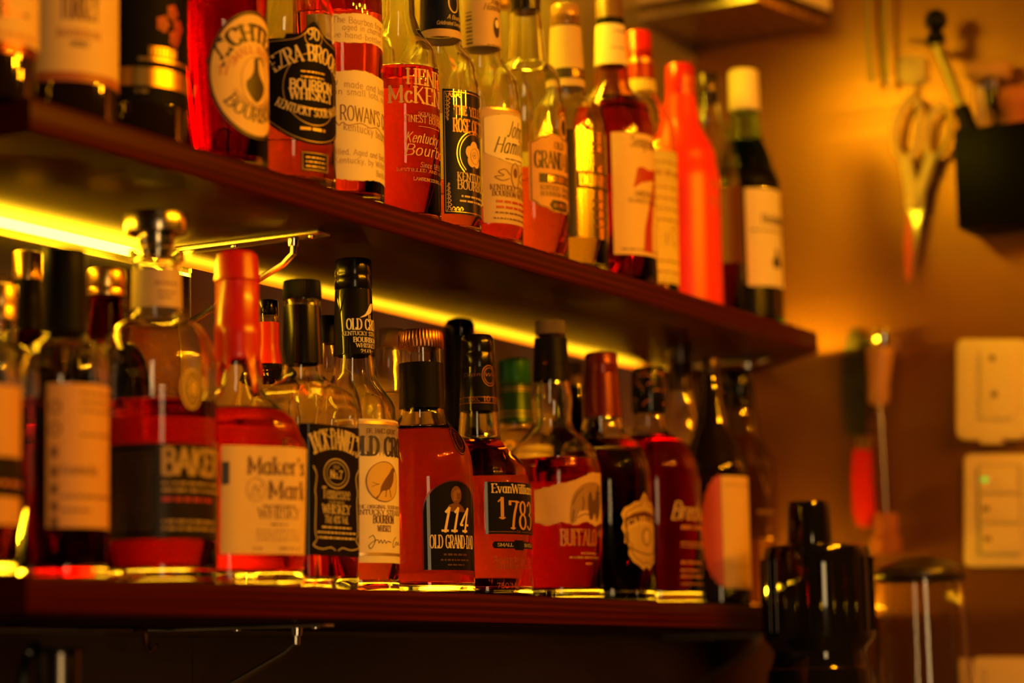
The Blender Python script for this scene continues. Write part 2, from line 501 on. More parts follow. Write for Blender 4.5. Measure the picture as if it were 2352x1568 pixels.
def text(txt, x, y, h, sx=1., thick=1.7, thin=.7, serif=True, shear=0., sp=.8, al='l', width=None, slope=0., arc=None):
    """lettering as polygons in millimetres: x, y baseline start, h cap height"""
    if width:
        sx = width / text_w(txt, h, 1., sp)
    tw = text_w(txt, h, sx, sp)
    if al == 'c':
        x -= tw / 2
    polys = []
    cx = 0.
    for c in txt:
        wd, strokes = glyph(c)
        cond = min(1., sx) ** .75 * .88
        tk, tn = thick * cond, max(thin * cond, .5)
        for pts, cl, cv in strokes:
            ps = [((cx + px) * sx + shear * py, py) for px, py in pts]
            qs = pen(ps, cl, lambda dx, dy: tn + (tk - tn) * abs(dy) ** 1.5 * (.25 if serif and not cv and dx * dy > .12 else 1))
            if serif and not cl:
                for e0, e1 in ((ps[0], ps[1]), (ps[-1], ps[-2])):
                    dx, dy = e1[0] - e0[0], e1[1] - e0[1]
                    if abs(dy) > 1.3 * abs(dx) and min(abs(e0[1]), abs(e0[1] - 10), abs(e0[1] - 6.8)) < .05:
                        hw = tk * .5 + .85 * min(sx, 1.)
                        y0, y1 = (e0[1], e0[1] + tn) if dy > 0 else (e0[1] - tn, e0[1])
                        qs.append([(e0[0] - hw, y0), (e0[0] + hw, y0), (e0[0] + hw, y1), (e0[0] - hw, y1)])
            polys += qs
        cx += wd + sp
    k = h / 10
    out = []
    for q in polys:
        r = []
        for px, py in q:
            X, Y = px * k, py * k
            if arc:                                    # arc = radius (mm), text centred on x, baseline top of the arc at y
                R = abs(arc)
                a = (X - tw / 2) / R
                if arc > 0:
                    X, Y = tw / 2 + (R + Y) * sin(a), (R + Y) * cos(a) - R
                else:
                    X, Y = tw / 2 + (R - Y) * sin(a), R - (R - Y) * cos(a)
            r.append((x + X, y + Y + X * slope))
        out.append(r)
    return out
def rule(x0, x1, y, t):
    n = max(1, int(abs(x1 - x0) / 4))
    return [[(x0 + (x1 - x0) * i / n, y), (x0 + (x1 - x0) * (i + 1) / n, y), (x0 + (x1 - x0) * (i + 1) / n, y + t), (x0 + (x1 - x0) * i / n, y + t)] for i in range(n)]
def vrule(x, y0, y1, t):
    return [[(x, y0), (x + t, y0), (x + t, y1), (x, y1)]]
def fine(x0, x1, y, h, rnd):
    """a line of print too small to read: short dashes"""
    q, x = [], x0
    while x < x1 - h * .3:
        wd = h * rnd.uniform(.5, 2.6)
        e = min(x + wd, x1)
        q += rule(x, e, y, h * .62)
        x = e + h * .45
    return q
def ring(cx, cy, rx, ry, t, n=36):
    p = [(cx + rx * cos(2 * pi * i / n), cy + ry * sin(2 * pi * i / n)) for i in range(n)]
    return pen(p, True, lambda a, b: t)
def line(pts, t, curve=True, n=6, closed=False):
    p = [tuple(q)[:2] for q in spline([(a, b, 0) for a, b in pts], n, closed)] if curve else pts
    return pen(p, closed, lambda a, b: t)
def ell(cx, cy, rx, ry, n=14):
    q = []
    for i in range(n):
        a0, a1 = pi - pi * i / n, pi - pi * (i + 1) / n
        x0, x1, h0, h1 = cx + rx * cos(a0), cx + rx * cos(a1), ry * sin(a0), ry * sin(a1)
        q.append([(x0, cy - h0), (x1, cy - h1), (x1, cy + h1), (x0, cy + h0)])
    return q
def fill(pts, curve=False, step=3.5):
    """filled outline cut into narrow upright strips so that it can wrap a bottle"""
    if curve:
        pts = [tuple(q)[:2] for q in spline([(a, b, 0) for a, b in pts], 5, True)]
    x0, x1 = min(p[0] for p in pts), max(p[0] for p in pts)
    n = max(1, int((x1 - x0) / step + .99))
    out = []
    def clip(poly, xc, keep_right):
        r = []
        for i in range(len(poly)):
            a, b = poly[i - 1], poly[i]
            ia, ib = ((a[0] >= xc) == keep_right), ((b[0] >= xc) == keep_right)
            if ia != ib:
                t = (xc - a[0]) / (b[0] - a[0])
                r.append((xc, a[1] + t * (b[1] - a[1])))
            if ib:
                r.append(b)
        return r
    for i in range(n):
        p = clip(clip(pts, x0 + (x1 - x0) * i / n - 1e-6, True), x0 + (x1 - x0) * (i + 1) / n + 1e-6, False)
        if len(p) >= 3:
            for t in tessellate_polygon([[Vector((a, b, 0)) for a, b in p]]):
                out.append([p[k] for k in t])
    return out
def patch(x0, x1, bot, top, n=None, nz=1):
    """label between two curves bot(x), top(x)"""
    fb = bot if callable(bot) else (lambda x: bot)
    ft = top if callable(top) else (lambda x: top)
    n = n or max(6, int((x1 - x0) / 2.2))
    q = []
    for i in range(n):
        a, b = x0 + (x1 - x0) * i / n, x0 + (x1 - x0) * (i + 1) / n
        for j in range(nz):
            u0, u1 = j / nz, (j + 1) / nz
            L = lambda x, u: fb(x) + (ft(x) - fb(x)) * u
            q.append([(a, L(a, u0)), (b, L(b, u0)), (b, L(b, u1)), (a, L(a, u1))])
    return q

# ---------------------------------------------------------------- bottles
def rho(t, k):
    if k >= .999:
        return 1.
    t = abs(((t + pi / 4) % (pi / 2)) - pi / 4)
    if tan(t) <= 1 - k:
        return 1 / cos(t)
    b = (1 - k) * (cos(t) + sin(t))
    return b + sqrt(max(0, b * b - (2 * (1 - k) ** 2 - k * k)))
GROUP = {'u': 'bottles on the upper shelf', 'l': 'bottles on the lower shelf'}
class Bottle:
    """cx, cy: where the neck axis is seen; dy: distance behind the shelf's front edge;
    rows (y seen, half width seen, ease, squareness) from the body up to the mouth"""
    def __init__(s, label, shelf, cx, cy, dy, base_hw, rows, rot=None, k=1., N=64, name='whiskey_bottle'):
        s.zs = ZU if shelf == 'u' else ZL
        p = at_y(cx, cy, D + dy)
        s.x, s.y = p.x, p.y
        s.view = degrees(atan2(-s.y, -s.x)) % 360
        s.scale = FPX / proj((s.x, s.y, s.zs + .12))[2]
        s.rot = radians(rot if rot is not None else s.view)
        s.N = N
        s.rows = []
        raw = [(0., base_hw, 'l', k)]
        for r in rows:
            raw.append((s.zaxis(r[0]), r[1], r[2] if len(r) > 2 else 'l', r[3] if len(r) > 3 else k))
        def sil(kk):
            if kk >= .999:
                return 1.
            ph = radians(s.view) + pi / 2
            return max(rho(ph + a - s.rot, kk) * cos(a) for a in [radians(q) for q in range(-60, 61, 2)])
        raw = [(z, h / s.scale / sil(kk), e, kk) for z, h, e, kk in raw]
        s.rows = [(raw[0][0], raw[0][1], raw[0][3])]
        for (z0, r0, _, k0), (z1, r1, e, k1) in zip(raw, raw[1:]):
            n = 1 if e == 'l' and k0 == k1 else 9
            for i in range(1, n + 1):
                t = i / n
                if e == 's':
                    u, v = t, t * t * (3 - 2 * t)
                elif e == 'o':                              # dome
                    u, v = sin(t * pi / 2), 1 - cos(t * pi / 2)
                elif e == 'i':                              # flare
                    u, v = 1 - cos(t * pi / 2), sin(t * pi / 2)
                else:
                    u, v = t, t
                s.rows.append((z0 + (z1 - z0) * u, r0 + (r1 - r0) * v, k0 + (k1 - k0) * v))
        s.H = s.rows[-1][0]
        s.root = root(name, (s.x, s.y, s.zs), label, 'bottle', GROUP[shelf])
    def zaxis(s, yp):
        y0 = proj((s.x, s.y, s.zs))[1]
        y1 = proj((s.x, s.y, s.zs + .2))[1]
        z = .2 * (yp - y0) / (y1 - y0)
        for _ in range(3):
            yy = proj((s.x, s.y, s.zs + z))[1]
            z += (yp - yy) * .2 / (y1 - y0)
        return z
    def R(s, z):
        q = s.rows
        if z <= q[0][0]:
            return q[0][1], q[0][2]
        for a, b in zip(q, q[1:]):
            if z <= b[0]:
                t = (z - a[0]) / max(1e-9, b[0] - a[0])
                return a[1] + (b[1] - a[1]) * t, a[2] + (b[2] - a[2]) * t
        return q[-1][1], q[-1][2]
    def pt(s, th, z, off=0.):
        r, k = s.R(z)
        d = r * rho(th - s.rot, k) + off
        return Vector((s.x + d * cos(th), s.y + d * sin(th), s.zs + z))
    # arc length to angle on the body
    def theta(s, smm, az, z):
        r, k = s.R(z)
        if k >= .999:
            return radians(az) + smm * .001 / r
        sg = 1 if smm > 0 else -1
        th, left, st = radians(az), abs(smm) * .001, radians(1.5)
        last = s.pt(th, z)
        while left > 0:
            p = s.pt(th + sg * st, z)
            L = (p - last).length
            if L > left:
                return th + sg * st * left / L
            left -= L
            th += sg * st
            last = p
        return th
    def sz(s, px, py, az):
        """picture point on the bottle's surface -> (s, z) in mm about azimuth az"""
        z = s.zaxis(py)
        th = 0
        for _ in range(3):
            lo, hi = -88., 88.
            for _ in range(18):
                m = (lo + hi) / 2
                if proj(s.pt(radians(s.view + m), z))[0] < px:
                    lo = m
                else:
                    hi = m
            th = radians(s.view + lo)
            y0 = proj(s.pt(th, z))[1]
            z += (py - y0) / s.scale * -1
        r, k = s.R(z)
        a = radians(az)
        d = th - a
        if k >= .999:
            return d * r * 1000, z * 1000
        n = 40
        L = sum((s.pt(a + d * (i + 1) / n, z) - s.pt(a + d * i / n, z)).length for i in range(n))
        return (L if d > 0 else -L) * 1000, z * 1000
    def mm(s, px):
        return px / s.scale * 1000
    def revolve(s, prof, closed=True):
        """prof: list of (z, r offset fn or explicit radius, k) -> mesh; rows bottom to top around the bottle's own section"""
        v, f = [], []
        N = s.N
        for z, r, k in prof:
            for q in range(N):
                th = 2 * pi * q / N
                d = r * rho(th - s.rot, k)
                v.append((s.x + d * cos(th), s.y + d * sin(th), s.zs + z))
        n = len(prof)
        for i in range(n - 1):
            for q in range(N):
                q2 = (q + 1) % N
                f.append((i * N + q, i * N + q2, (i + 1) * N + q2, (i + 1) * N + q))
        if closed == 'ring':
            for q in range(N):
                q2 = (q + 1) % N
                f.append(((n - 1) * N + q, (n - 1) * N + q2, q2, q))
        elif closed:
            for zc, i0, flip in ((prof[0][0], 0, True), (prof[-1][0], (n - 1) * N, False)):
                c = len(v)
                v.append((s.x, s.y, s.zs + zc))
                for q in range(N):
                    q2 = (q + 1) % N
                    f.append((c, i0 + q2, i0 + q) if flip else (c, i0 + q, i0 + q2))
        return v, f
    def section(s, z0, z1, off=0.):
        q = [(z0,) + s.R(z0)] + [a for a in s.rows if z0 + 1e-5 < a[0] < z1 - 1e-5] + [(z1,) + s.R(z1)]
        return [(z, r + off, k) for z, r, k in q]
    def build(s, level, liquid=W_AMBER, gl=G_CLEAR, wall=.0028, zb=.009):
        """level: picture y of the liquid's top (None: empty)"""
        zf = s.zaxis(level) if level is not None else zb + .001
        zf = min(zf, s.H - .012)
        r0, k0 = s.R(0)
        # thick base with a hollow beneath
        base = [(.0045, r0 * .35, k0), (.0028, r0 * .6, k0), (.0004, r0 * .82, k0), (0., r0 - .004, k0), (.0006, r0 - .0017, k0), (.0022, r0 - .0004, k0), (.0040, r0, k0), (zb + .0014, r0, k0)]
        v, f = s.revolve(base)
        mesh_obj('glass_base', v, f, gl, s.root, sharp=60)
        out = s.section(zf - .0008 if level is not None else zb, s.H)
        out[0] = (out[0][0], out[0][1] - .0004, out[0][2])
        inn = [(z, max(.004, r - wall), k) for z, r, k in reversed(s.section(zf + .0002, s.H - .0002))]
        vs, fs = s.revolve(out + inn, 'ring')
        mesh_obj('glass_body', vs, fs, gl, s.root, sharp=60)
        if level is not None:
            q = s.section(zb + .002, zf)
            lq = [(zb, r0 - .0035, k0), (zb + .0012, r0 - .0012, k0)] + [(z, r - .00005, k) for z, r, k in q]
            v, f = s.revolve(lq)
            mesh_obj('liquid', v, f, liquid, s.root, sharp=60)
        return s
    def back_label(s, y0, y1, az=78, w=34):
        """thin paper on the far side, its plain reverse showing through the whiskey"""
        o = s.decal(patch(-w, w, s.zaxis(y0) * 1000, s.zaxis(y1) * 1000, 30), M_BACK, az, 'back_label', None, .0004)
        return o
    def solid(s, m, name='glass_body'):
        """opaque or tinted bottle made as one body"""
        r0, k0 = s.R(0)
        q = [(.0045, r0 * .3, k0), (.0003, r0 * .8, k0), (0, r0 - .004, k0), (.002, r0 - .0006, k0), (.0045, r0, k0)] + s.section(.006, s.H)
        v, f = s.revolve(q)
        return mesh_obj(name, v, f, m, s.root, sharp=60)
    def sleeve(s, name, y0, y1, m, off=.0005, parent=None, top=False):
        """foil, wrap or neck paper closely around the glass from picture height y0 (lower) up to y1"""
        z0, z1 = s.zaxis(y0), s.zaxis(y1)
        z1 = min(z1, s.H - .0003)
        q = s.section(z0, z1, off)
        inn = [(z, r - off * .8, k) for z, r, k in reversed(q)]
        v, f = s.revolve(q + inn, 'ring')
        return mesh_obj(name, v, f, m, parent or s.root)
    def cap(s, name, rows, m, knurl=False, N=48):
        """rows (y seen, half width seen) bottom to top"""
        q = [(s.zaxis(y), h / s.scale) for y, h in rows]
        e = min(.0012, q[-1][1] * .2)
        z, r = q[-1]
        q = q[:-1] + [(z - e, r), (z - e * .3, r - e * .3), (z, r - e)]
        v, f = lathe((s.x, s.y, s.zs), q, N * (2 if knurl else 1), knurl, .0006 if knurl else 0)
        return mesh_obj(name, v, f, m, s.root)
    def decal(s, polys, m, az, name='lettering', parent=None, off=.0006, lab=None):
        v, f = [], []
        cache = {}
        for q in polys:
            ix = []
            for a, b in q:
                key = (round(a, 3), round(b, 3))
                if key not in cache:
                    z = b * .001
                    cache[key] = len(v)
                    v.append(s.pt(s.theta(a, az, z), z, off))
                ix.append(cache[key])
            ix = list(dict.fromkeys(ix))
            if len(ix) >= 3:
                f.append(tuple(ix))
        o = mesh_obj(name, v, f, m, parent or s.root)
        if lab:
            o['label'] = lab
        return o
    def label(s, polys, m, az, name='label', off=.00035):
        return s.decal(polys, m, az, name, None, off)

# ================================================================ the setting
struct(boxo('wall_back', (TL - .9, XW + .12, DB + .03, DB + .10, 0, 2.9), brushed('back_wall_steel', (.22, .19, .16), .4)))
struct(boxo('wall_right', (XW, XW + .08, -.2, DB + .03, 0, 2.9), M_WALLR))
struct(boxo('floor', (-1.5, XW, -2.6, DB + .03, -.06, 0), P('floor_tiles', (.02, .012, .007), .6)))
struct(boxo('ceiling', (-1.5, XW + .08, -2.6, DB + .1, 2.9, 2.96), P('ceiling_paint', (.03, .018, .01), .8)))
SEAM = 1.866
pw = root('steel_backsplash', (TL, DB + .015, CZ - .3), 'brushed steel backsplash sheets behind both bottle shelves', 'backsplash')
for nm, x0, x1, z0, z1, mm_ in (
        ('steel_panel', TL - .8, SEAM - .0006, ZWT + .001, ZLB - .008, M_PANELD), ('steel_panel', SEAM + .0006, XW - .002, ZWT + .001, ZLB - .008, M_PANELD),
        ('steel_panel', TL - .8, SEAM - .0006, ZL + .0005, ZUB - .016, M_PANELS), ('steel_panel', SEAM + .0006, XW - .002, ZL + .0005, ZUB - .007, M_PANEL),
        ('steel_panel', TL - .8, SEAM - .0006, ZU + .0005, ZT - .004, M_PANELU), ('steel_panel', SEAM + .0006, XW - .002, ZU + .0005, ZT - .004, M_PANELU)):
    boxo(nm, (x0, x1, DB, DB + .004, z0, z1), mm_, pw)
boxo('panel_joint', (SEAM - .0025, SEAM + .0025, DB - .0012, DB - .0002, ZL, ZUB - .012), P('joint_strip', (.55, .42, .26), .4, .6), pw)

def shelf(name, label, z0, z1, bx, pts=None):
    pts = pts or [(TL, D), (2.881, D), (XW - .004, 1.335), (XW - .004, bx), (TL, bx)]
    v, f = prism([(x, y, z0) for x, y in pts], (0, 0, 1), z1 - z0)
    o = mesh_obj(name, v, f, M_WOOD, smooth=False)
    bevel_mesh(o, .0018)
    return tag(o, label, 'shelf', 'wooden bar shelves')
shelf('wooden_shelf', 'dark stained wooden upper shelf with a clipped corner, full of bottles', ZUB, ZU, DB + .027)
shelf('wooden_shelf', 'dark stained wooden lower shelf beneath the lit strip, full of bottles', ZLB, ZL, DB + .027)
shelf('wooden_shelf', 'dark wooden top shelf over the tall bottle necks, carrying the third light strip', ZT, ZT + .026, DB + .027, [(TL, D), (2.66, D), (2.66, DB + .027), (TL, DB + .027)])
wt = boxo('worktop', (TL - .6, XW - .003, .93, DB + .027, ZWT - .04, ZWT), P('dark_worktop', (.02, .014, .01), .4), None, .002)
tag(wt, 'dark worktop below the lower shelf under the blender', 'counter')
cb = boxo('counter_base', (TL - .6, XW - .003, .96, DB + .027, 0, ZWT - .041), P('dark_cabinet', (.02, .013, .009), .5), None, .002)
tag(cb, 'dark cabinet base carrying the worktop', 'cabinet')

# light strips: warm tape on a slim channel, tucked against the back panel
LEDC = (1.0, .52, .008)
LEDU = (1.0, .64, .010)
def strip(label, segs, col=LEDC, lip=0.):
    r = root('light_strip', (segs[0][0], segs[0][2], segs[0][4]), label, 'light strip', 'warm light strips')
    for x0, x1, y0, y1, z0, z1, st in segs:
        boxo('light_tape', (x0, x1, y0, y1, z0, z1), emit('tape_%d_%d' % (int(st), int(col[1] * 100)), col, st), r)
        if lip:
            boxo('added_lip_shield', (x0, x1, y0 - lip, DB - .0005, z1 + .0008, z1 + .0020), M_STEEL, r)  # unseen lip added to keep tape light off the shelf underside
    return r
S_LED = 26
strip('glowing warm light strip under the upper shelf against the back panel',
      [(TL, SEAM - .06, DB - .006, DB + .002, ZUB - .0085, ZUB - .0015, S_LED * 1.7),
       (SEAM - .05, 2.88, DB + .006, DB + .026, ZUB - .016, ZUB - .011, S_LED * 1.1)])
_up = strip('warm light strip under the top shelf behind the tall bottle necks',
      [(2.02, 2.56, DB - .060, DB - .048, CZ + .925, CZ + .937, S_LED * 4.5)], LEDU)
boxo('added_end_shield', (2.562, 2.566, DB - .075, DB - .0005, CZ + .903, CZ + .945), M_STEEL, _up)  # unseen plate added to block tape light from the side wall
boxo('channel_back', (2.015, 2.5615, DB - .075, DB - .0005, CZ + .9385, CZ + .945), M_STEEL, _up)
boxo('channel_stem', (2.40, 2.42, DB - .045, DB - .035, CZ + .9455, ZT - .0005), M_STEEL, _up)

strip('warm light strip lying behind the bottles at the back of the lower shelf', [(TL + .02, XW - .06, DB - .022, DB - .010, ZL + .0004, ZL + .009, S_LED * 8)], lip=.0035)
strip('warm light strip lying behind the bottles at the back of the upper shelf', [(1.66, XW - .06, DB - .022, DB - .010, ZU + .0004, ZU + .009, S_LED * 7)], lip=.0035)

def bracket(X, zu, y_front, label, zdrop=.063):
    r = root('shelf_bracket', (X, DB, zu - .01), label, 'bracket', 'folding shelf brackets')
    boxo('bracket_arm', (X - .010, X + .010, y_front, DB - .002, zu - .0045, zu - .0003), M_STEEL, r, .0008)
    for yy in (y_front + .014, y_front + .10):
        v, f = lathe((X, yy, zu - .0065), [(0, .002), (.001, .0035), (.002, .0036)], 16)
        mesh_obj('screw_head', v, f, M_CHROME, r)
    yv = y_front + .034
    v, f = tube([(X, yv, zu - .004), (X, yv, zu - .018), (X + .002, yv + .012, zu - .026), (X + .05, DB - .004, zu - zdrop)], .0032, 10)
    mesh_obj('strut', v, f, M_STEEL, r)
    v, f = lathe((X, yv, zu - .0115), [(0, .0045), (.006, .0055), (.0068, .0055)], 16)
    mesh_obj('pivot', v, f, M_CHROME, r)
bracket(1.805, ZUB, 1.206, 'steel folding bracket under the upper shelf, next to the red wax bottle')
bracket(2.885, ZUB, 1.232, 'steel folding bracket under the upper shelf by its clipped corner')
bracket(1.805, ZLB, 1.206, 'steel folding bracket under the lower shelf by the copper screw hook', .075)
bracket(2.885, ZLB, 1.232, 'steel folding bracket under the lower shelf beside the black juicer', .075)

# ================================================================ lower shelf, front row
AZ = 268
def ctext(b, txt, px, py, hpx, az, **kw):
    x, z = b.sz(px, py, az)
    return text(txt, x, z, b.mm(hpx), width=-2 * x, **kw)
def btext(b, txt, px0, px1, py, hpx, az, **kw):
    x, z = b.sz(px0, py, az)
    return text(txt, x, z, b.mm(hpx), width=b.sz(px1, py, az)[0] - x, **kw)
def ltext(b, txt, px, py, hpx, az, **kw):
    x, z = b.sz(px, py, az)
    return text(txt, x, z, b.mm(hpx), **kw)
def fl(b, az, pxs, y, hpx, seed=1, sym=True, end=None):
    """line of tiny print starting at a picture column"""
    x, z = b.sz(pxs, y, az)
    return fine(x, end if end is not None else -x, z, b.mm(hpx), random.Random(seed + int(y)))

# leftmost, cut by the frame
b = Bottle('clear bottle with orange label and dark band, beside the tall black capped bottle, lower shelf', 'l', -60, 700, .05, 108,
           [(900, 108), (760, 46, 'o'), (720, 44)])
b.build(1000, W_DARK)
b.cap('cap', [(735, 46), (650, 46)], M_GOLD)
l = b.label(patch(-42, 42, b.sz(20, 1205, 262)[1], b.sz(20, 885, 262)[1]), M_ORANGE, 262)
x, z = b.sz(20, 1140, 262)
b.decal(patch(-42, 42, z, z + b.mm(90)), M_SMOKE, 262, 'dark_band', l)
b.decal(fine(-20, 40, z + 8, 5, random.Random(3)), M_ORINK, 262, 'lettering', l, .0009)

b = Bottle('gold capped bottle of dark whiskey behind the orange label with dark band', 'l', 2, 690, .14, 90, [(900, 90), (790, 40, 'o'), (740, 37), (660, 36)])
b.build(960, W_DARK)
b.cap('cap', [(735, 38), (712, 38), (708, 37), (700, 38), (655, 38)], M_GOLD)
b = Bottle('brown bottle with gilt screw cap and black neck, behind the tall black cap', 'l', 63, 610, .175, 84, [(880, 84), (760, 38, 'o'), (640, 31), (610, 30)], k=1.)
b.solid(G_BROWN)
b.cap('cap', [(645, 34), (625, 35), (622, 34), (580, 34)], M_GOLD)
b.sleeve('neck_wrap', 760, 647, M_BLACKM, .0006)

b = Bottle('dark bottle with tall plain black cap and orange label, before the gilt capped brown bottle', 'l', 148, 670, .05, 102,
           [(885, 102), (785, 56, 'o'), (765, 46), (740, 44)])
b.build(920, W_DARK)
b.cap('cap', [(765, 50), (640, 49.5), (575, 49)], M_BLACKM)
az = 240
x0, z0 = b.sz(106, 1212, az); z1 = b.sz(110, 880, az)[1]
l = b.label(patch(x0, 44, z0, z1), M_ORANGE, az)
q = []
for i, y in enumerate((935, 985, 1035, 1080, 1120, 1160, 1195)):
    xx, zz = b.sz(118, y, az)
    q += ring(xx + 3, zz, 4, 4.6, 1.5, 14) if i < 2 else vrule(xx, zz - 5, zz + 3, 5)
q += ltext(b, 'Kentucky', 142, 1088, 20, az, sx=.9)
for y in (905, 925, 945, 1000): q += fl(b, az, 185, y, 8, 5, end=40)
q += fl(b, az, 142, 1143, 11, 2, end=34) + fl(b, az, 142, 1175, 11, 2, end=10)
b.decal(q, M_BRINK, az, parent=l)

b = Bottle('gold capped brown bottle behind the wide topped clear bottle', 'l', 244, 650, .14, 104, [(900, 104), (790, 48, 'o'), (700, 42), (650, 40)])
b.solid(G_BROWN)
b.cap('cap', [(682, 45), (668, 46), (664, 44.5), (660, 46), (632, 46), (620, 44)], M_GOLD)

b = Bottle('clear bottle of red whiskey with broad metal topped stopper and dark label', 'l', 360, 640, .055, 138,
           [(862, 138), (738, 66, 'o'), (722, 57), (605, 55), (600, 64), (578, 66), (574, 60)])
b.build(927, W_RED, wall=.0035, zb=.012)
b.back_label(1300, 945, 50, 46)
b.cap('stopper', [(590, 30), (566, 38), (558, 42), (540, 42), (537, 73), (522, 75), (492, 74)], P('pewter', (.55, .46, .30), .22, 1., .08))
l = b.sleeve('neck_label', 712, 624, M_TAN, .0006)
q = fine(-6, 16, b.sz(345, 652, 232)[1], 3.2, random.Random(4)) + fine(-4, 12, b.sz(345, 672, 232)[1], 2.4, random.Random(5)) + fine(-4, 8, b.sz(345, 684, 232)[1], 2.4, random.Random(6))
b.decal(q, M_BRINK, 232, parent=l, off=.0009)
az = AZ
z0, z1 = b.sz(330, 1237, az)[1], b.sz(330, 1018, az)[1]
l = b.label(patch(-95, 62, z0, z1), M_SMOKE, az)
q = ctext(b, "BAKER'S", 372, 1088, 58, az, serif=False, thick=2.6, thin=2.0)
for y in (1112, 1128): q += fl(b, az, 372, y, 10, 3)
for y in (1200, 1216): q += fl(b, az, 372, y, 10, 8, end=18)
b.decal(q, P('dull_gold_ink', (.42, .27, .08), .5), az, parent=l)
b.decal(fl(b, az, 372, 1150, 13, 6, end=10), M_REDINK, az, 'red_lettering', l)
q = []
for i in range(13): q += fl(b, az, 264, 1048 + i * 14, 6, i, end=b.sz(352, 1048, az)[0])
b.decal(q, P('faint_ink', (.085, .05, .025), .5), az, 'fine_print', l)
x, z = b.sz(440, 893, AZ)
md = b.decal(ell(x, z, 10.5, 17), P('dark_gold', (.14, .09, .03), .4, .3), AZ, 'medallion')
b.decal(ring(x, z, 9.4, 15.5, 1.2) + ring(x, z, 5.5, 10, .8) + ltext(b, '8', 436, 905, 28, AZ, thick=2.2, thin=1.2), M_GOLDINK, AZ, 'emblem', md, .0009)

# red wax
b = Bottle('squarish bottle with dripping red wax neck and buff paper label', 'l', 545, 700, .055, 146,
           [(1290, 149, 'l', .62), (1035, 156, 's', .62), (985, 138, 's', .7), (890, 60, 's', 1.), (840, 49, 'l', 1.), (620, 47, 'l', 1.)], rot=238, k=.62, N=72)
b.build(948, W_RED, zb=.012)
b.back_label(1300, 985, 56, 46)
wx = b.cap('wax_cap', [(772, 54), (745, 53), (742, 51), (650, 51), (646, 54), (640, 53), (600, 49), (586, 46), (579, 40)], M_RED)
# sleeve of wax with uneven drips
zt_ = b.zaxis(770)
v, f = [], []
NS = 64
rnd = random.Random(11)
dr = [max(0, 24 * max(0, sin(i * .61)) ** 5 + 46 * max(0, sin(i * .41 + 2)) ** 9) for i in range(NS)]
for j in range(9):
    for i in range(NS):
        th = 2 * pi * i / NS
        zlo = zt_ - (b.mm(62) + b.mm(dr[i]) * 1.6) * .001
        z = zt_ + (zlo - zt_) * j / 8
        off = .0018 + (.0008 if j > 5 and dr[i] > 12 else 0)
        if j == 8: off = .0001
        v.append(b.pt(th, z, off))
for j in range(8):
    for i in range(NS):
        i2 = (i + 1) % NS
        f.append((j * NS + i, (j + 1) * NS + i, (j + 1) * NS + i2, j * NS + i2))
mesh_obj('wax_drips', v, f, M_RED, b.root)
az = 244
xl, z0 = b.sz(506, 1272, az); z1 = b.sz(520, 1022, az)[1]
l = b.label(patch(xl, 52, lambda x: z0 + .5 * sin(x * 1.3) * .4, lambda x: z1 + .5 * sin(x * 1.7 + 1) * .4, 48), M_YELL, az)
q = ltext(b, "Maker's", 569, 1087, 37, az, sx=1.02, thick=1.9) + ltext(b, 'Mark', 616, 1144, 38, az, sx=1.06, thick=1.9)
q += ltext(b, 'WHISKY', 593, 1190, 23, az, sx=1.05, thick=1.6)
q += fl(b, az, 603, 1164, 7, 1, end=28) + fl(b, az, 622, 1206, 7, 1, end=20)
b.decal(q, M_BRINK, az, parent=l)
q = []
for y in (1220, 1230, 1240): q += fl(b, az, 588, y, 6, 2, end=32)
q += fl(b, az, 582, 1262, 9, 2, end=b.sz(602, 1262, az)[0]) + fl(b, az, 640, 1262, 9, 4, end=34)
x, z = b.sz(588, 1124, az)
q += ring(x, z, 8.2, 9.6, .7) + line([(x - 4, z - 4), (x - 1, z + 4), (x + 2, z - 2), (x + 5, z + 5)], .9) + rule(x - 5, x + 5, z - 5.5, .8)
b.decal(q, P('tan_ink', (.38, .19, .07), .5), az, 'fine_print', l)
b.decal(patch(xl + 1, xl + 7, b.sz(512, 1112, az)[1], b.sz(512, 1060, az)[1]), M_INK, az, 'black_tab', l)

# red neck behind
b = Bottle('small red capped bottle with black top between wax bottle and square black label', 'l', 614, 710, .155, 84, [(1000, 84), (850, 36, 'o'), (790, 27, 's'), (735, 26), (700, 25)])
b.build(1050, W_RED)
b.sleeve('red_capsule', 838, 742, M_REDP, .0006)
b.cap('cap', [(726, 25), (720, 26), (690, 25)], M_BLACK)
l = b.sleeve('neck_label', 875, 840, M_BLKP, .0005)
b.decal(ltext(b, 'N', 606, 862, 14, 225), M_WHITE, 225, parent=l, off=.0009)

# square bottle with black label
b = Bottle('square shouldered whiskey bottle with black label of cream lettering and black cap', 'l', 694, 700, .060, 124,
           [(945, 128, 'l', .24), (915, 118, 's', .3), (862, 50, 's', .9), (845, 47, 'l', 1.), (705, 42, 'l', 1.), (690, 40, 'l', 1.)], rot=264, k=.24, N=96)
b.build(1040, W_AMBER, zb=.010)
b.back_label(1330, 1000, 84, 30)
b.sleeve('neck_wrap', 838, 704, M_BLACK, .0006)
b.cap('cap', [(690, 43), (684, 44), (660, 43.5), (645, 42)], M_BLACKM, True)
az = 264
zt, z0 = b.sz(775, 978, az)[1], b.sz(775, 1277, az)[1]
l = b.label(patch(-100, 38, z0, zt, 90), M_BLKP, az)
Z = lambda y: b.sz(778, y, az)[1]
q = text("JACK DANIEL'S", 0, Z(1022), b.mm(36), width=58, al='l', thick=1.9, thin=.9, arc=46) if False else []
q += text("JACK DANIEL'S", -31, Z(1032), b.mm(46), width=62, thick=2.2, thin=.9, arc=75)
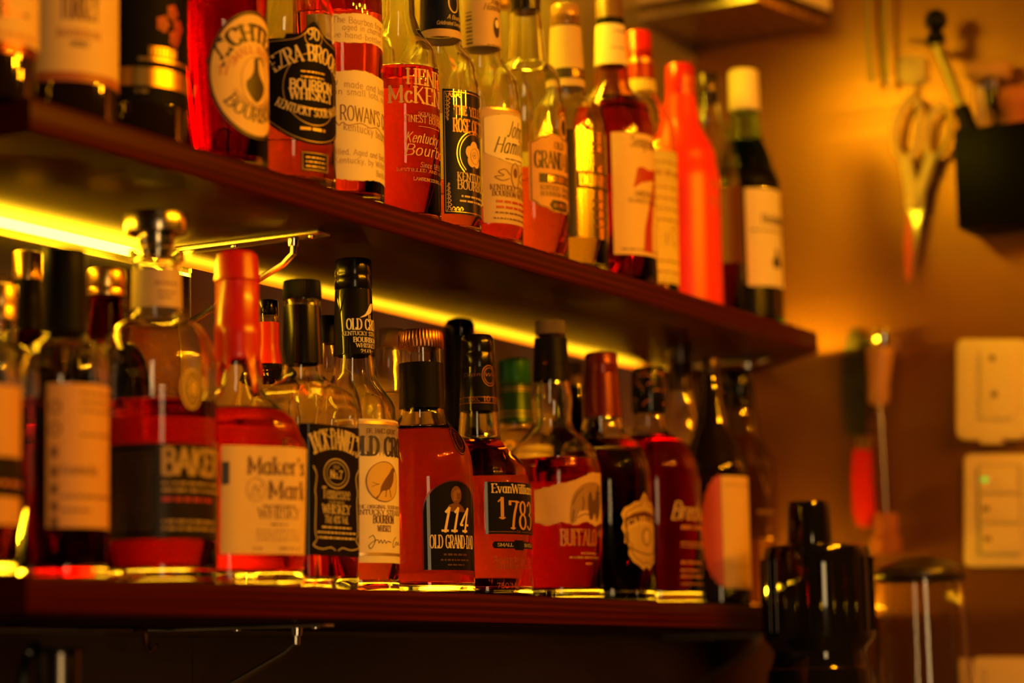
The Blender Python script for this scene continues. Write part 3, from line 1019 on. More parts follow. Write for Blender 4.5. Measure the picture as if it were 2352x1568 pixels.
q += ring(0, Z(1088), 17, 13, .9) + ring(0, Z(1088), 13, 10, .6) + text('OLD', -4.5, Z(1077), 3, width=9) + text('No.7', -8.5, Z(1099), 7, width=17, thick=2.2)
q += text('Tennessee', -19, Z(1146), b.mm(26), width=38, thick=1.6) + text('SOUR MASH', -11, Z(1157), 2.5, width=22, serif=False)
q += text('WHISKEY', -19, Z(1180), b.mm(20), width=38, thick=2.) + text('70cl 40% Vol.', -16, Z(1202), b.mm(17), width=32, thick=2, thin=1)
for y, e in ((1214, 20), (1226, 26), (1238, 25)): q += fine(-e, e, Z(y), 2.6, random.Random(y))
q += line([(-31, Z(1075)), (-27, Z(1095)), (-29, Z(1130)), (-28, Z(1150)), (-29, Z(1220)), (-27, Z(1240)), (-31, Z(1255)), (-20, Z(1262)), (-8, Z(1258)), (-2, Z(1264))], .9)
q += line([(31, Z(1075)), (27, Z(1095)), (29, Z(1130)), (28, Z(1150)), (29, Z(1220)), (27, Z(1240)), (31, Z(1255)), (20, Z(1262)), (8, Z(1258)), (2, Z(1264))], .9)
q += line([(-32, Z(1012)), (-28, Z(1000)), (-18, Z(998)), (-8, Z(1006)), (-2, Z(997)), (0, Z(994))], .9) + line([(32, Z(1012)), (28, Z(1000)), (18, Z(998)), (8, Z(1006)), (2, Z(997)), (0, Z(994))], .9)
b.decal(q, P('aged_white_ink', (.62, .50, .28), .5), az, parent=l)

b = Bottle('plain black capped bottle just behind the square black label bottle', 'l', 752, 750, .17, 84, [(1000, 84), (850, 34, 'o'), (800, 24), (740, 23)])
b.build(1100, W_AMBER)
b.cap('cap', [(790, 25), (726, 24)], M_BLACKM)

# crow label
b = Bottle('round bottle with black neck capsule and cream label showing a perched crow', 'l', 812, 700, .070, 98,
           [(985, 100), (945, 94, 's'), (862, 52, 's'), (815, 46), (670, 41), (660, 40)])
b.build(1180, W_AMBER, zb=.010)
b.back_label(1320, 1000, 54, 38)
cp = b.sleeve('neck_capsule', 818, 668, M_BLKP, .0008)
b.cap('cap', [(668, 41), (664, 43.5), (640, 43.5), (636, 42.5), (632, 43.5), (597, 42.5)], M_BLACK)
az = 254
nz = lambda y: b.sz(836, y, az)[1]
q = ctext(b, 'OLD CROW', 797, 757, 25, az, thick=2.2) + ctext(b, 'KENTUCKY STRAIGHT', 788, 771, 9, az, thick=1.6) + ctext(b, 'BOURBON', 812, 785, 11, az, thick=2) + ctext(b, 'WHISKEY', 818, 797, 9, az, thick=1.8) + ctext(b, 'ウイスキー', 828, 809, 8, az, serif=False)
q += fill([(-7, nz(730)), (-2, nz(722)), (1, nz(712)), (4, nz(700)), (7, nz(695)), (9, nz(697)), (8, nz(708)), (5, nz(718)), (1, nz(723)), (-2, nz(727))], True)
q += vrule(2, nz(731), nz(722), .7) + vrule(4, nz(731), nz(722), .7)
b.decal(q, M_WHITE, az, parent=cp, off=.0012)
zt, z0 = b.sz(870, 962, az)[1], b.sz(870, 1292, az)[1]
xl = -46
l = b.label(patch(xl, 46, z0, zt, 44), M_CREAM, az)
Z = lambda y: b.sz(885, y, az)[1]
q = patch(xl, 46, Z(975), Z(968), 40) + patch(xl, 46, Z(1276), Z(1269), 40)
b.decal(q, M_GOLDINK, az, 'gold_lines', l)
q = text('OLD CROW', -34, Z(1046), b.mm(42), width=77, thick=2.5, thin=.8)
b.decal(q, M_INK, az, parent=l)
q = ctext(b, "DR. JAMES CROW'S", 842, 994, 11, az, thick=1.9) + text('THE ORIGINAL SOUR MASH', -28, Z(1168), b.mm(8), width=56) + text('KENTUCKY STRAIGHT', -33, Z(1182), b.mm(11), width=66)
q += ctext(b, 'BOURBON', 857, 1201, 18, az, thick=2) + ctext(b, 'WHISKEY', 867, 1220, 14, az, thick=1.8)
b.decal(q, M_BRINK, az, 'brown_lettering', l)
y0 = Z(1250)
q = line([(-17, y0 + 6), (-13, y0 + 8), (-11, y0 + 3), (-15, y0 - 4), (-17, y0 - 1), (-12, y0 + 3), (-8, y0 + 4), (-7, y0 + 1), (-5, y0 + 4), (-3, y0 + 1), (-1, y0 + 4), (1, y0 + 1), (3, y0 + 3), (8, y0 + 2)], .6)
q += line([(16, y0 + 7), (12, y0 + 4), (11, y0 - 2), (14, y0 - 1), (17, y0 + 3), (19, y0), (22, y0 + 3), (25, y0), (28, y0 + 2)], .6)
b.decal(q, M_INK, az, 'signature', l)
zc = Z(1106)
e = b.decal(ell(0, zc, 19, 18.5), P('ochre_print', (.66, .42, .10), .5), az, 'emblem', l)
q = fill([(-10, zc - 15), (-6, zc - 11), (-4, zc - 4), (1, zc + 3), (6, zc + 8), (9, zc + 12), (12, zc + 13.5), (15.5, zc + 11), (13, zc + 9), (12, zc + 2), (8, zc - 5), (2, zc - 8), (-3, zc - 9), (-8, zc - 15.5)], True, 2.5)
q += line([(2, zc - 8), (1, zc - 14)], .8, False) + line([(6, zc - 6), (8, zc - 14)], .8, False) + line([(-14, zc - 5), (-6, zc - 2)], .5, False) + line([(-13, zc - 1), (-7, zc - 3)], .5, False)
q += ring(0, zc, 19, 18.5, .6)
b.decal(q, M_BRINK, az, 'crow', e if False else l, .0008)

b = Bottle('wooden capped clear bottle behind the crow label bottle', 'l', 894, 780, .16, 82, [(1050, 82), (900, 42, 'o'), (800, 29), (790, 28)])
b.build(1150, W_LIGHT)
b.cap('cap', [(800, 30), (790, 32), (756, 31.5)], M_BROWN, True)

# ribbed copper cap
b = Bottle('round bottle of bright amber with ribbed copper cap and arched black label', 'l', 968, 880, .055, 116,
           [(1085, 116), (1050, 112), (1028, 105), (1010, 95), (995, 82), (980, 68), (966, 57), (952, 52), (930, 51), (806, 49), (800, 50)])
b.build(990, W_AMBER, zb=.009)
b.back_label(1300, 1010, 58, 46)
b.cap('cap', [(803, 50), (800, 52), (766, 51), (760, 49)], M_COPPER, True, 44)
b.sleeve('neck_band', 940, 836, M_BLKP, .0006)
az = 250
x, z = b.sz(1050, 1012, az)
md = b.decal(ell(x, z, 9, 14.5), P('dark_seal', (.04, .005, .003), .22), az, 'seal', None, .0016)
b.decal(ring(x, z, 8, 13, 1.2) + ring(x, z, 4, 8, .8), P('seal_rim', (.10, .012, .008), .25), az, 'seal_rim', md, .0022)
z0 = b.sz(1040, 1308, az)[1]; ztop = b.sz(1064, 1106, az)[1]
W2 = 33
arch = lambda x: ztop - 30 * (1 - sqrt(max(0, 1 - (x / (W2 + .01)) ** 2)))
rim = b.label(patch(-W2 - 1.3, W2 + 1.3, z0 - .3, lambda x: ztop + 1.3 - 30 * (1 - sqrt(max(0, 1 - (x / (W2 + 1.31)) ** 2))), 44), M_DKRED, az, 'label')
rim['label'] = 'arched black paper label with a dark red rim'
l = b.decal(patch(-W2, W2, z0, arch, 44), M_BLKP, az, 'label_face', rim, .0005)
Z = lambda y: b.sz(1062, y, az)[1]
q = text('114', -17, Z(1222), b.mm(54), width=34, thick=2.3, thin=1.2, shear=.22) + text('OLD GRAND-DAD', -27.5, Z(1259), b.mm(29), width=55, thick=2.1)
b.decal(q, P('pale_gold_ink', (.72, .56, .28), .45), az, parent=rim, off=.00085)
zz = Z(1142)
q = ell(1, zz + 2, 6.5, 8.5) + fill([(-12, zz - 14), (-8, zz - 8), (-3, zz - 6), (4, zz - 6), (9, zz - 9), (13, zz - 14)], False)
b.decal(q, P('portrait_brown', (.13, .035, .018), .5), az, 'portrait', rim, .0007)
q = ell(-1, zz + 1, 2.2, 5) + ell(3, zz + 5.5, 3, 2) + rule(-3, 4, zz - 3, 1)
b.decal(q, P('portrait_light', (.22, .085, .035), .5), az, 'portrait_face', rim, .0009)
q = fine(-14, 14, Z(1276), 3, random.Random(3)) + fine(-17, 17, Z(1288), 2.6, random.Random(4)) + fine(-10, 10, Z(1299), 2.4, random.Random(5))
b.decal(q, P('faint_red_ink', (.07, .02, .012), .5), az, 'fine_print', rim, .0007)

b = Bottle('tall dark bottle with domed black top behind the ribbed copper cap', 'l', 1056, 800, .165, 84, [(1080, 84), (985, 44, 'o'), (900, 36), (770, 34), (766, 36), (745, 35), (735, 28), (731, 14)])
b.solid(G_BLACK)
b.sleeve('neck_capsule', 985, 772, M_BLACKM, .0007)

# 1783
b = Bottle('clear round bottle with black capsule and black label numbered 1783', 'l', 1098, 860, .06, 117,
           [(1122, 117), (1085, 108, 's'), (1003, 49, 's'), (945, 43), (840, 37), (830, 36)])
b.build(1012, W_AMBER, zb=.008)
b.back_label(1295, 1110, 48, 50)
cp = b.sleeve('neck_capsule', 946, 846, M_BLKP, .0007)
b.cap('cap', [(848, 38), (840, 39), (815, 38.5), (812, 37.5), (808, 38.5), (790, 38), (778, 37), (770, 33)], M_BLACK)
az = 250
q = []
for y in (912, 925):
    zz = b.sz(1105, y, az)[1]
    q += patch(-40, 40, zz, zz + .5, 40)
q += ctext(b, 'No. 10 Brand', 1078, 922, 11, az, thick=1.4) + ring(0, b.sz(1110, 862, az)[1], 8, 10.5, .5) + ring(0, b.sz(1110, 862, az)[1], 6, 8, .4) + ctext(b, 'Evan Williams', 1066, 866, 8, az, serif=False, thin=1, thick=1.2, shear=.3)
b.decal(q, P('copper_ink', (.34, .12, .045), .4, .4), az, parent=cp, off=.0011)
az = 257
z0, z1 = b.sz(1120, 1226, az)[1], b.sz(1120, 1106, az)[1]
xl = b.sz(1114, 1160, az)[0]
l = b.label(patch(xl, -xl, lambda x: z0 + .25 * sin(x * 2.1), lambda x: z1 + .3 * sin(x * 1.7), 50), M_BLKP, az)
q = ctext(b, 'EvanWilliams', 1129, 1131, 20, az, thick=2.1)
b.decal(q, P('pale_ink', (.62, .46, .24), .5), az, parent=l)
x, z = b.sz(1140, 1190, az); x2 = -x
q = text('1', x, z, b.mm(46), sx=1.3, thick=2.0) + text('783', x + 14, z - b.mm(23), b.mm(62), width=x2 - x - 14, thick=1.6, thin=.7)
b.decal(q, P('tan_gold_ink', (.50, .25, .07), .5), az, 'year_lettering', l)
zz = b.sz(1160, 1221, az)[1]
b.decal(rule(xl + 3, -4, zz, .35) + rule(4, -xl - 3, zz, .35) + text('Est.', -3, zz - .6, 2.4, width=6), P('copper_ink', (.34, .12, .045), .4, .4), az, 'rule_lines', l)
zz = b.sz(1165, 1251, az)[1]
pl = b.decal(patch(-31, 31, lambda x: zz - (3.4 if abs(x) < 28 else 3.4 * sqrt(max(0, 1 - ((abs(x) - 28) / 3.1) ** 2))) - (1.6 if abs(x) < 6.5 else 0), lambda x: zz + (3.4 if abs(x) < 28 else 3.4 * sqrt(max(0, 1 - ((abs(x) - 28) / 3.1) ** 2))) + (1.6 if abs(x) < 6.5 else 0), 62), M_BLKP, az, 'small_label', None, .00035)
b.decal(text('SMALL', -26, zz - 1.5, 3.2, width=18, thick=2) + text('BATCH', 8, zz - 1.5, 3.2, width=18, thick=2), P('pale_ink', (.62, .46, .24), .5), az, 'lettering', pl)
q = ctext(b, 'Kentucky Straight', 1134, 1290, 13, az, thick=1.2, serif=True) + ctext(b, 'Bourbon Whiskey', 1140, 1305, 13, az, thick=1.2)
b.decal(q, P('bronze_ink', (.16, .04, .008), .5), az, 'glass_print', None, .0003)
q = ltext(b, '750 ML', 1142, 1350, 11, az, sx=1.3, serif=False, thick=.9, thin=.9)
b.decal(q, P('painted_glint', (.45, .10, .03), .3), az, 'embossed_lettering', None, .0003)  # glint on the raised glass letters painted as a flat colour

b = Bottle('green capped bottle with cream label behind the black 1783 bottle', 'l', 1182, 850, .16, 88, [(1060, 88), (985, 44, 'o'), (960, 39), (882, 37), (870, 37)])
b.build(1100, W_LIGHT)
b.cap('cap', [(882, 37), (878, 38.5), (830, 38), (825, 36)], M_GREEN)
gs = b.sleeve('neck_foil', 972, 884, P('dark_green_foil', (.012, .07, .02), .3, .3), .0006)
q = []
for y in (890, 897, 945, 955): q += patch(-60, 60, b.sz(1182, y, 230)[1], b.sz(1182, y, 230)[1] + .7, 40)
b.decal(q, M_GOLDINK, 230, 'gold_rings', gs, .001)
zz = b.sz(1182, 1030, 235)[1]
b.label(patch(-40, 40, zz - 25, zz + 3, nz=2), M_CREAM, 235)

# torn paper label with a bison
b = Bottle('dome shouldered bottle with bulbed neck, cork cap and torn bison label', 'l', 1266, 850, .06, 109,
           [(1085, 109), (1050, 104, 's'), (970, 45, 's'), (950, 45), (925, 48), (900, 46), (875, 41), (775, 36), (768, 33)])
b.build(1058, W_RED, zb=.011)
b.back_label(1330, 1100, 46, 48)
b.cap('cork_cap', [(772, 30), (768, 34), (740, 34), (737, 33)], P('dark_cork', (.13, .085, .05), .7, 0, .25, 200), True)
b.sleeve('neck_capsule', 876, 778, M_BLACKM, .0008)
for y in (838, 848, 856): b.cap('capsule_ring', [(y + 3, 40.5), (y, 41.5), (y - 3, 40)], M_BLACK)
az = 241
Z = lambda y: b.sz(1325, y, az)[1]
zt, zb_ = Z(1096), Z(1202)
rt = random.Random(5)
jag = [rt.uniform(-.9, .9) for _ in range(90)]
top_ = lambda x: zt - 12 + 13 * min(1, max(0, (x + 46) / 58)) + 5 * min(1, max(0, (x + 5) / 24)) + jag[int(x + 60) % 90] * .8
bot_ = lambda x: zb_ + 1.8 * sin(x * .22) + jag[int(x * 1.3 + 80) % 90] * .8
l = b.label(patch(-50, 40, bot_, top_, 60), P('kraft_paper', (.56, .33, .13), .6, 0, .12, 40), az)
dk, md_ = P('bison_dark', (.09, .035, .012), .6), P('bison_mid', (.30, .15, .055), .6)
zc = (zt + zb_) / 2
q = fill([(-12, zc - 24), (-12, zc - 8), (-8, zc + 6), (0, zc + 15), (10, zc + 19), (22, zc + 20), (33, zc + 17), (37, zc + 6), (34, zc - 6), (29, zc - 16), (24, zc - 22), (18, zc - 12), (8, zc - 10), (-2, zc - 12), (-6, zc - 22)], True, 3)
b.decal(q, md_, az, 'bison', l)
q = fill([(12, zc - 18), (10, zc), (14, zc + 10), (18, zc - 4), (17, zc - 18)], True) + fill([(24, zc - 18), (22, zc), (26, zc + 12), (32, zc + 2), (29, zc - 14)], True)
q += line([(27, zc + 14), (30, zc + 9), (35, zc + 10)], 1.4) + ring(31, zc + 12, 3.2, 4.6, 1.1, 16) + ell(20, zc - 6, 3, 8, 8) + line([(-4, zc - 18), (2, zc - 15), (8, zc - 14), (16, zc - 17)], 1.) + line([(-9, zc - 4), (-4, zc + 6), (4, zc + 13)], 1.) + line([(2, zc - 10), (4, zc - 3), (3, zc + 4)], 1.2) + line([(-10, zc - 22), (-8, zc - 10)], 1.2)
b.decal(q, dk, az, 'bison_shading', l, .0009)
q = ctext(b, 'BUFFALO', 1288, 1252, 36, az, thick=1.8, thin=.8)
b.decal(q, P('bronze_gold_ink', (.42, .20, .06), .4, .3), az, 'glass_lettering', None, .0003)
q = fl(b, az, 1335, 1272, 6, 3, end=22) + fl(b, az, 1308, 1282, 7, 4, end=26) + fl(b, az, 1345, 1296, 6, 5, end=14)
b.decal(q, P('tan_ink', (.38, .19, .07), .5), az, 'fine_print', None, .0003)

b = Bottle('slim dark capped bottle behind the dome shouldered bison bottle', 'l', 1316, 850, .165, 78, [(1050, 78), (960, 36, 'o'), (900, 22), (840, 20)])
b.solid(G_BLACK)
b.cap('cap', [(885, 23), (880, 24), (832, 22)], M_BROWN)

# gold crest
b = Bottle('round bottle with dark red foil neck and ornate gold crest label', 'l', 1382, 880, .06, 110,
           [(1105, 110), (1010, 62, 'o'), (985, 50, 's'), (960, 45), (830, 37), (820, 37)])
b.build(1040, W_DARK, zb=.012)
b.sleeve('neck_foil', 960, 860, M_DKRED, .0007)
b.cap('cap', [(862, 38.5), (858, 39.5), (845, 38), (841, 39), (835, 38), (815, 37.5), (811, 36)], M_DKRED)
for y in (905, 925, 945): b.cap('foil_ring', [(y + 3, 42 + (y - 905) * .07), (y, 43.5 + (y - 905) * .07), (y - 3, 41.5 + (y - 905) * .07)], P('red_gold_ring', (.30, .05, .015), .25, .6))
az = 262
Z = lambda y: b.sz(1455, y, az)[1]
half = [(0, 1128), (5, 1140), (8, 1150), (16, 1152), (22, 1160), (29, 1166), (33, 1180), (30, 1196), (33, 1212), (29, 1228), (30, 1245), (24, 1256), (26, 1272), (20, 1290), (12, 1298), (6, 1308), (0, 1300)]
out = [(x, Z(y)) for x, y in half] + [(-x, Z(y)) for x, y in reversed(half[1:-1])]
l = b.label(fill(out, False, 2.5), P('gold_crest_paper', (.62, .40, .12), .38, .35, .15, 90), az)
sh = lambda k, dz: [(x * k, (z - Z(1218)) * k + Z(1218) + dz) for x, z in out]
b.decal(line(sh(.86, 0), .9, False, closed=True) + fill([(-29, Z(1212)), (-18, Z(1200)), (0, Z(1194)), (18, Z(1200)), (29, Z(1212)), (29, Z(1190)), (18, Z(1178)), (0, Z(1172)), (-18, Z(1178)), (-29, Z(1190))], False, 3)
        + ring(2, Z(1232), 8, 9, 1.2) + line([(-26, Z(1256)), (-10, Z(1268)), (8, Z(1272)), (24, Z(1262))], 1.3), P('maroon_ink', (.09, .012, .006), .5), az, 'crest', l)
b.decal(text('CHIVAS', -25, Z(1204), 8.5, width=50, thick=1.8, arc=70) + text('8', -1, Z(1237), 8), P('bright_gold_ink', (.90, .62, .20), .4, 0), az, 'lettering', l, .0009)

# script print
b = Bottle('broad domed bottle of dark red whiskey with patterned cap and cream script print', 'l', 1490, 900, .06, 112,
           [(1100, 112), (1012, 62, 'o'), (988, 42, 's'), (975, 36), (900, 35), (860, 35)])
b.build(1004, W_DEEP, zb=.013)
cp = b.cap('cap', [(952, 38), (945, 41), (900, 41), (862, 40), (846, 38)], M_BLACK)
az = 245
q = []
rr = random.Random(8)
for i in range(16):
    zz = b.zaxis(rr.uniform(938, 860)) * 1000
    xx = rr.uniform(-30, 30)
    a_ = rr.uniform(-1, 1)
    q += line([(xx - 4, zz - 3 * a_), (xx, zz + 2), (xx + 4, zz + 3 * a_)], 1.4)
b.decal(q, P('cap_pattern', (.35, .09, .03), .4), az, 'cap_pattern', cp, .0031)
az = 266
q = ltext(b, 'Breckenridge', 1541, 1192, 40, az, sx=.8, serif=False, thick=1.5, thin=.8, shear=.3)
b.decal(q, M_TAN, az, 'script_lettering', None, .0003)
q = []
for y, hp, e in ((1214, 13, 18), (1248, 7, 22), (1256, 5, 22), (1294, 10, 14), (1312, 9, 8), (1326, 9, 14), (1342, 6, 22)): q += fl(b, az, 1564, y, hp, 3, end=e)
b.decal(q, P('rose_ink', (.42, .16, .07), .5), az, 'fine_print', None, .0003)

b = Bottle('bottle with tall black cap and flared clear neck, behind the script printed bottle', 'l', 1562, 850, .125, 84, [(1080, 84), (1000, 46, 's'), (960, 40), (896, 27), (880, 26)])
b.build(1150, W_AMBER)
b.cap('cap', [(897, 27), (893, 30), (840, 30), (836, 29), (832, 30), (784, 30), (780, 28)], P('smoked_cap', (.05, .025, .015), .22, .5))
b = Bottle('dark bottle with a red scalloped label beside an amber paper label, lower shelf', 'l', 1632, 860, .05, 78,
           [(1090, 78), (960, 36, 's'), (910, 24), (850, 20)])
b.solid(P('dark_bottle_glass', (.010, .005, .003), .03, 0, .1, spec=.5))
b.cap('cap', [(902, 21), (865, 21), (862, 20), (858, 21), (822, 20)], P('smoked_cap', (.05, .025, .015), .22, .5))
az = 240
xl, z0 = b.sz(1664, 1352, az); z1 = b.sz(1664, 1092, az)[1]; xr = b.sz(1721, 1200, az)[0]
l = b.label(patch(xl, xr, z0, z1, 24), P('amber_paper', (.72, .44, .14), .6, 0, .06, 60), az)
b.decal(fine(xl + 4, xr - 4, z1 - 12, 3, random.Random(2)) + fine(xl + 6, xr - 8, z0 + 26, 2, random.Random(3)), P('tan_ink', (.38, .19, .07), .5), az, parent=l)
zc = (z0 + z1) / 2 + 2
pts = [(xl - .5 + .0, zc - 64), (xl - .5, zc + 64)]
n = 26
for i in range(n + 1):
    t = pi / 2 + pi * i / n
    rr_ = 1 + (.05 if i % 2 else 0)
    pts.append((xl - .5 + 24 * rr_ * cos(t), zc + 64 * rr_ * sin(t)))
b.label(fill(pts[2:], False, 3), P('scarlet_paper', (.55, .06, .015), .5, 0, .15, 50), az, 'sunburst_label')

b = Bottle('empty looking clear bottle with black cap, last on lower shelf by the steel wall', 'l', 1695, 880, .10, 80, [(1075, 80), (985, 44, 's'), (935, 38), (900, 36)])
b.build(1240, W_LIGHT, gl=glass('smoky_glass', (.8, .72, .6)))
b.cap('cap', [(938, 37), (930, 38), (925, 36), (905, 36), (900, 37), (852, 35)], M_BLACK)
az = 250
Z = lambda y: b.sz(1755, y, az)[1]
b.decal(line([(-14, Z(1060)), (-6, Z(1105)), (0, Z(1135)), (8, Z(1105)), (14, Z(1060))], 2.2, False) + rule(-16, 16, Z(1180), 5) + fill([(-4, Z(1225)), (0, Z(1200)), (4, Z(1225))]), P('dull_bronze', (.22, .10, .04), .5), az, 'glass_print', None, .0003)

# ================================================================ upper shelf
b = Bottle('dark bottle with buff label, dark red stripe and orange lettering, beside the broad buff label', 'u', -42, 100, .055, 127, [(-150, 127), (-330, 45, 's'), (-560, 40)])
b.solid(P('dark_bottle_glass', (.010, .005, .003), .03, 0, .1, spec=.5))
b.cap('cap', [(-545, 42), (-590, 42)], M_BLACK)
az = 236
z0, z1 = b.sz(40, 125, az)[1], b.sz(40, -140, az)[1]
l = b.label(patch(-58, 58, z0, z1), M_YELL, az)
b.decal(patch(-58, 58, z0, z0 + b.mm(26)), M_DKRED, az, 'red_stripe', l)
b.decal(ltext(b, 'B', -8, 36, 40, az, thick=2.4) + fl(b, az, 20, 30, 9, 2, end=30), M_DKRED, az, parent=l)
b.decal(fl(b, az, -20, 78, 16, 3, end=36), M_ORINK, az, 'orange_lettering', l)

b = Bottle('dark bottle with broad buff label in brown lettering and a rust stripe, upper shelf', 'u', 148, 100, .055, 122, [(-160, 122), (-300, 45, 's'), (-520, 40)])
b.solid(P('dark_bottle_glass', (.010, .005, .003), .03, 0, .1, spec=.5))
b.cap('cap', [(-505, 42), (-560, 42)], M_BLACK)
az = 237
z0, z1 = b.sz(180, 187, az)[1], b.sz(180, -150, az)[1]
l = b.label(patch(-50, 60, z0, z1), M_YELL, az)
b.decal(patch(-50, 60, z0, z0 + b.mm(22)), P('rust_print', (.40, .10, .02), .5), az, 'rust_stripe', l)
b.decal(ctext(b, 'TURKEY', 138, 42, 60, az, thick=2.2) + ctext(b, 'WILD', 150, -40, 56, az, thick=2.2), M_BRINK, az, parent=l)
b.decal(ctext(b, 'WHISKEY', 163, 106, 13, az, thick=1.8), M_INK, az, 'small_lettering', l)
b.decal(ctext(b, 'BOURBON', 132, 84, 18, az, thick=2., sp=2.4), P('rust_print', (.40, .10, .02), .5), az, 'rust_lettering', l)

b = Bottle('black labelled bottle with red roses and a gold band, upper shelf', 'u', 313, 150, .055, 117, [(-120, 117), (-260, 44, 's'), (-470, 38)])
b.solid(P('dark_bottle_glass', (.010, .005, .003), .03, 0, .1, spec=.5))
b.cap('cap', [(-455, 40), (-505, 40)], M_GOLD)
az = 250
z0, z1 = b.sz(370, 238, az)[1], b.sz(370, -60, az)[1]
l = b.label(patch(-58, 50, z0, z1), M_BLKM, az)
q = []
for px, py in ((396, 30), (374, 55), (408, 66), (400, 90)):
    x, z = b.sz(px, py, az)
    q += fill([(x + (5.6 + .9 * cos(5 * t)) * cos(t), z + (6.6 + .9 * cos(5 * t)) * sin(t)) for t in [2 * pi * i / 24 for i in range(24)]])
b.decal(q, P('rose_print', (.42, .012, .02), .5), az, 'roses', l)
q = []
for px, py in ((396, 30), (374, 55), (408, 66), (400, 90)):
    x, z = b.sz(px, py, az)
    q += ring(x, z, 2.2, 2.6, .5, 12) + line([(x - 4, z - 2), (x, z - 4.4), (x + 4, z - 1)], .5)
b.decal(q, P('rose_lines', (.12, .006, .01), .5), az, 'rose_lines', l, .0009)
q = ctext(b, 'BOURBON', 342, 128, 22, az, thick=2.3) + patch(-22, 40, b.sz(385, 145, az)[1], b.sz(385, 138, az)[1]) + patch(-40, 50, b.sz(370, 200, az)[1], b.sz(370, 158, az)[1]) + fl(b, az, 310, 212, 12, 3, end=-14)
b.decal(q, P('bright_gold_foil', (.46, .27, .06), .3, 1., .06), az, 'gold_band', l)

b = Bottle('deep red bottle with large cream oval label showing a pot still', 'u', 504, 200, .055, 111, [(-60, 111), (-180, 42, 's'), (-400, 38)])
b.build(-30, W_DEEP, zb=.010)
b.cap('cap', [(-385, 40), (-440, 40)], M_BLACK)
az = 264
Z = lambda y: b.sz(575, y, az)[1]
zc = Z(170)
rim = b.label(ell(0, zc, 45, 56, 34), P('dark_brown_paper', (.05, .03, .018), .5), az, 'label')
l = b.decal(ell(0, zc, 42.5, 53, 34), M_YELL, az, 'label_face', rim, .0005)
q = text("MICHTER'S", -44, zc + 30, 14.5, width=88, thick=2.4, thin=1.1, arc=32) + text('BOURBON', -36, zc - 41, 11.5, width=72, thick=1.9, arc=-40)
b.decal(q, M_INK, az, parent=rim, off=.0009)
q = text('SMALL BATCH', -28, zc + 19, 6.5, width=56, thick=1.8, arc=25) + text('17', -36, zc - 3, 8, width=10) + text('53', 27, zc - 3, 8, width=10)
b.decal(q, M_ORINK, az, 'orange_lettering', rim, .0009)
q = fill([(-11, zc - 8), (-9, zc - 16), (0, zc - 24), (9, zc - 16), (11, zc - 8), (6, zc - 2), (3, zc + 4), (2, zc + 14), (-2, zc + 14), (-3, zc + 4), (-6, zc - 2)], True, 2.5) + line([(0, zc + 14), (6, zc + 16), (11, zc + 10)], 1.6)
b.decal(q, M_INK, az, 'pot_still', rim, .0009)
q = ring(0, zc - 6, 16, 22, .6) + text('KENTUCKY STRAIGHT', -28, zc - 30, 4.5, width=56, arc=-28)
b.decal(q, P('tan_ink', (.38, .19, .07), .5), az, 'fine_lines', rim, .0008)

b = Bottle('clear shouldered bottle with shield shaped black label lined in gold, upper shelf', 'u', 663, 200, .055, 107, [(62, 107), (-25, 60, 'o'), (-50, 42, 's'), (-330, 38)])
b.build(300, W_AMBER, zb=.010)
b.back_label(380, 120, 50, 36)
b.cap('cap', [(-315, 40), (-370, 40)], M_BLACK)
az = 247
Z = lambda y: b.sz(720, y, az)[1]
zt, zl_, zr = Z(84), Z(310), Z(332)
topf = lambda x: zt - 3 + (4 if abs(x) < 26 else 0) + 13 * math.exp(-(x / 8.5) ** 2)
botf = lambda x: zr + 20 * (abs(x) / 44) ** 2
l = b.label(patch(-46, 46, botf, topf, 50), M_BLKM, az)
gd = P('old_gold_ink', (.50, .34, .12), .4, .3)
q = text('90', -6.5, Z(92), 10, width=13, thick=2) + text('EZRA BROOKS', -38, Z(140), 14.5, width=76, thick=2.2, arc=60) + text('BOURBON', -23, Z(207), 8.6, width=46, serif=False, thick=2.4, thin=2) + text('WHISKEY', -23, Z(230), 9.5, width=46, thick=2.3)
q += text('KENTUCKY SOUR MASH', -38, Z(268), 7.5, width=76, thick=2, arc=-72)
b.decal(q, P('bone_ink', (.70, .55, .30), .5), az, parent=l)
q = ring(0, Z(205), 29, 33, .6) + line([(-44, botf(-44) + 2.5), (-22, botf(-22) + 2.5), (0, botf(0) + 2.5), (22, botf(22) + 2.5), (44, botf(44) + 2.5)], .6) + line([(-44, zt - 6), (-26, zt - 5), (-14, zt - 2), (0, zt + 8), (14, zt - 2), (26, zt - 5), (44, zt - 6)], .6) + ring(0, Z(87), 9, 8, .5)
for y in (168, 180): q += fine(-13, 13, Z(y), 2.2, random.Random(y))
q += fine(-16, 16, Z(252), 2.4, random.Random(1)) + fine(-14, 14, Z(300), 4, random.Random(2)) + line([(-14, Z(245)), (0, Z(250)), (14, Z(245))], .5)
b.decal(q, gd, az, 'gold_lines', l)
x0, z0 = b.sz(692, 392, az); x1 = b.sz(753, 400, az)[0]; z1 = b.sz(692, 346, az)[1]
pl = b.label(patch(x0, x1, z0, z1), M_BLKP, az, 'plaque')
q = rule(x0 + 1, x1 - 1, z1 - 1.6, .5) + rule(x0 + 1, x1 - 1, z0 + 1.2, .5) + vrule(x0 + 1, z0 + 1.2, z1 - 1.2, .5) + vrule(x1 - 1.4, z0 + 1.2, z1 - 1.2, .5)
for i in range(3): q += fine(x0 + 4, x1 - 4, z1 - 6 - i * 4, 2, random.Random(i))
b.decal(q, gd, az, 'plaque_print', pl)

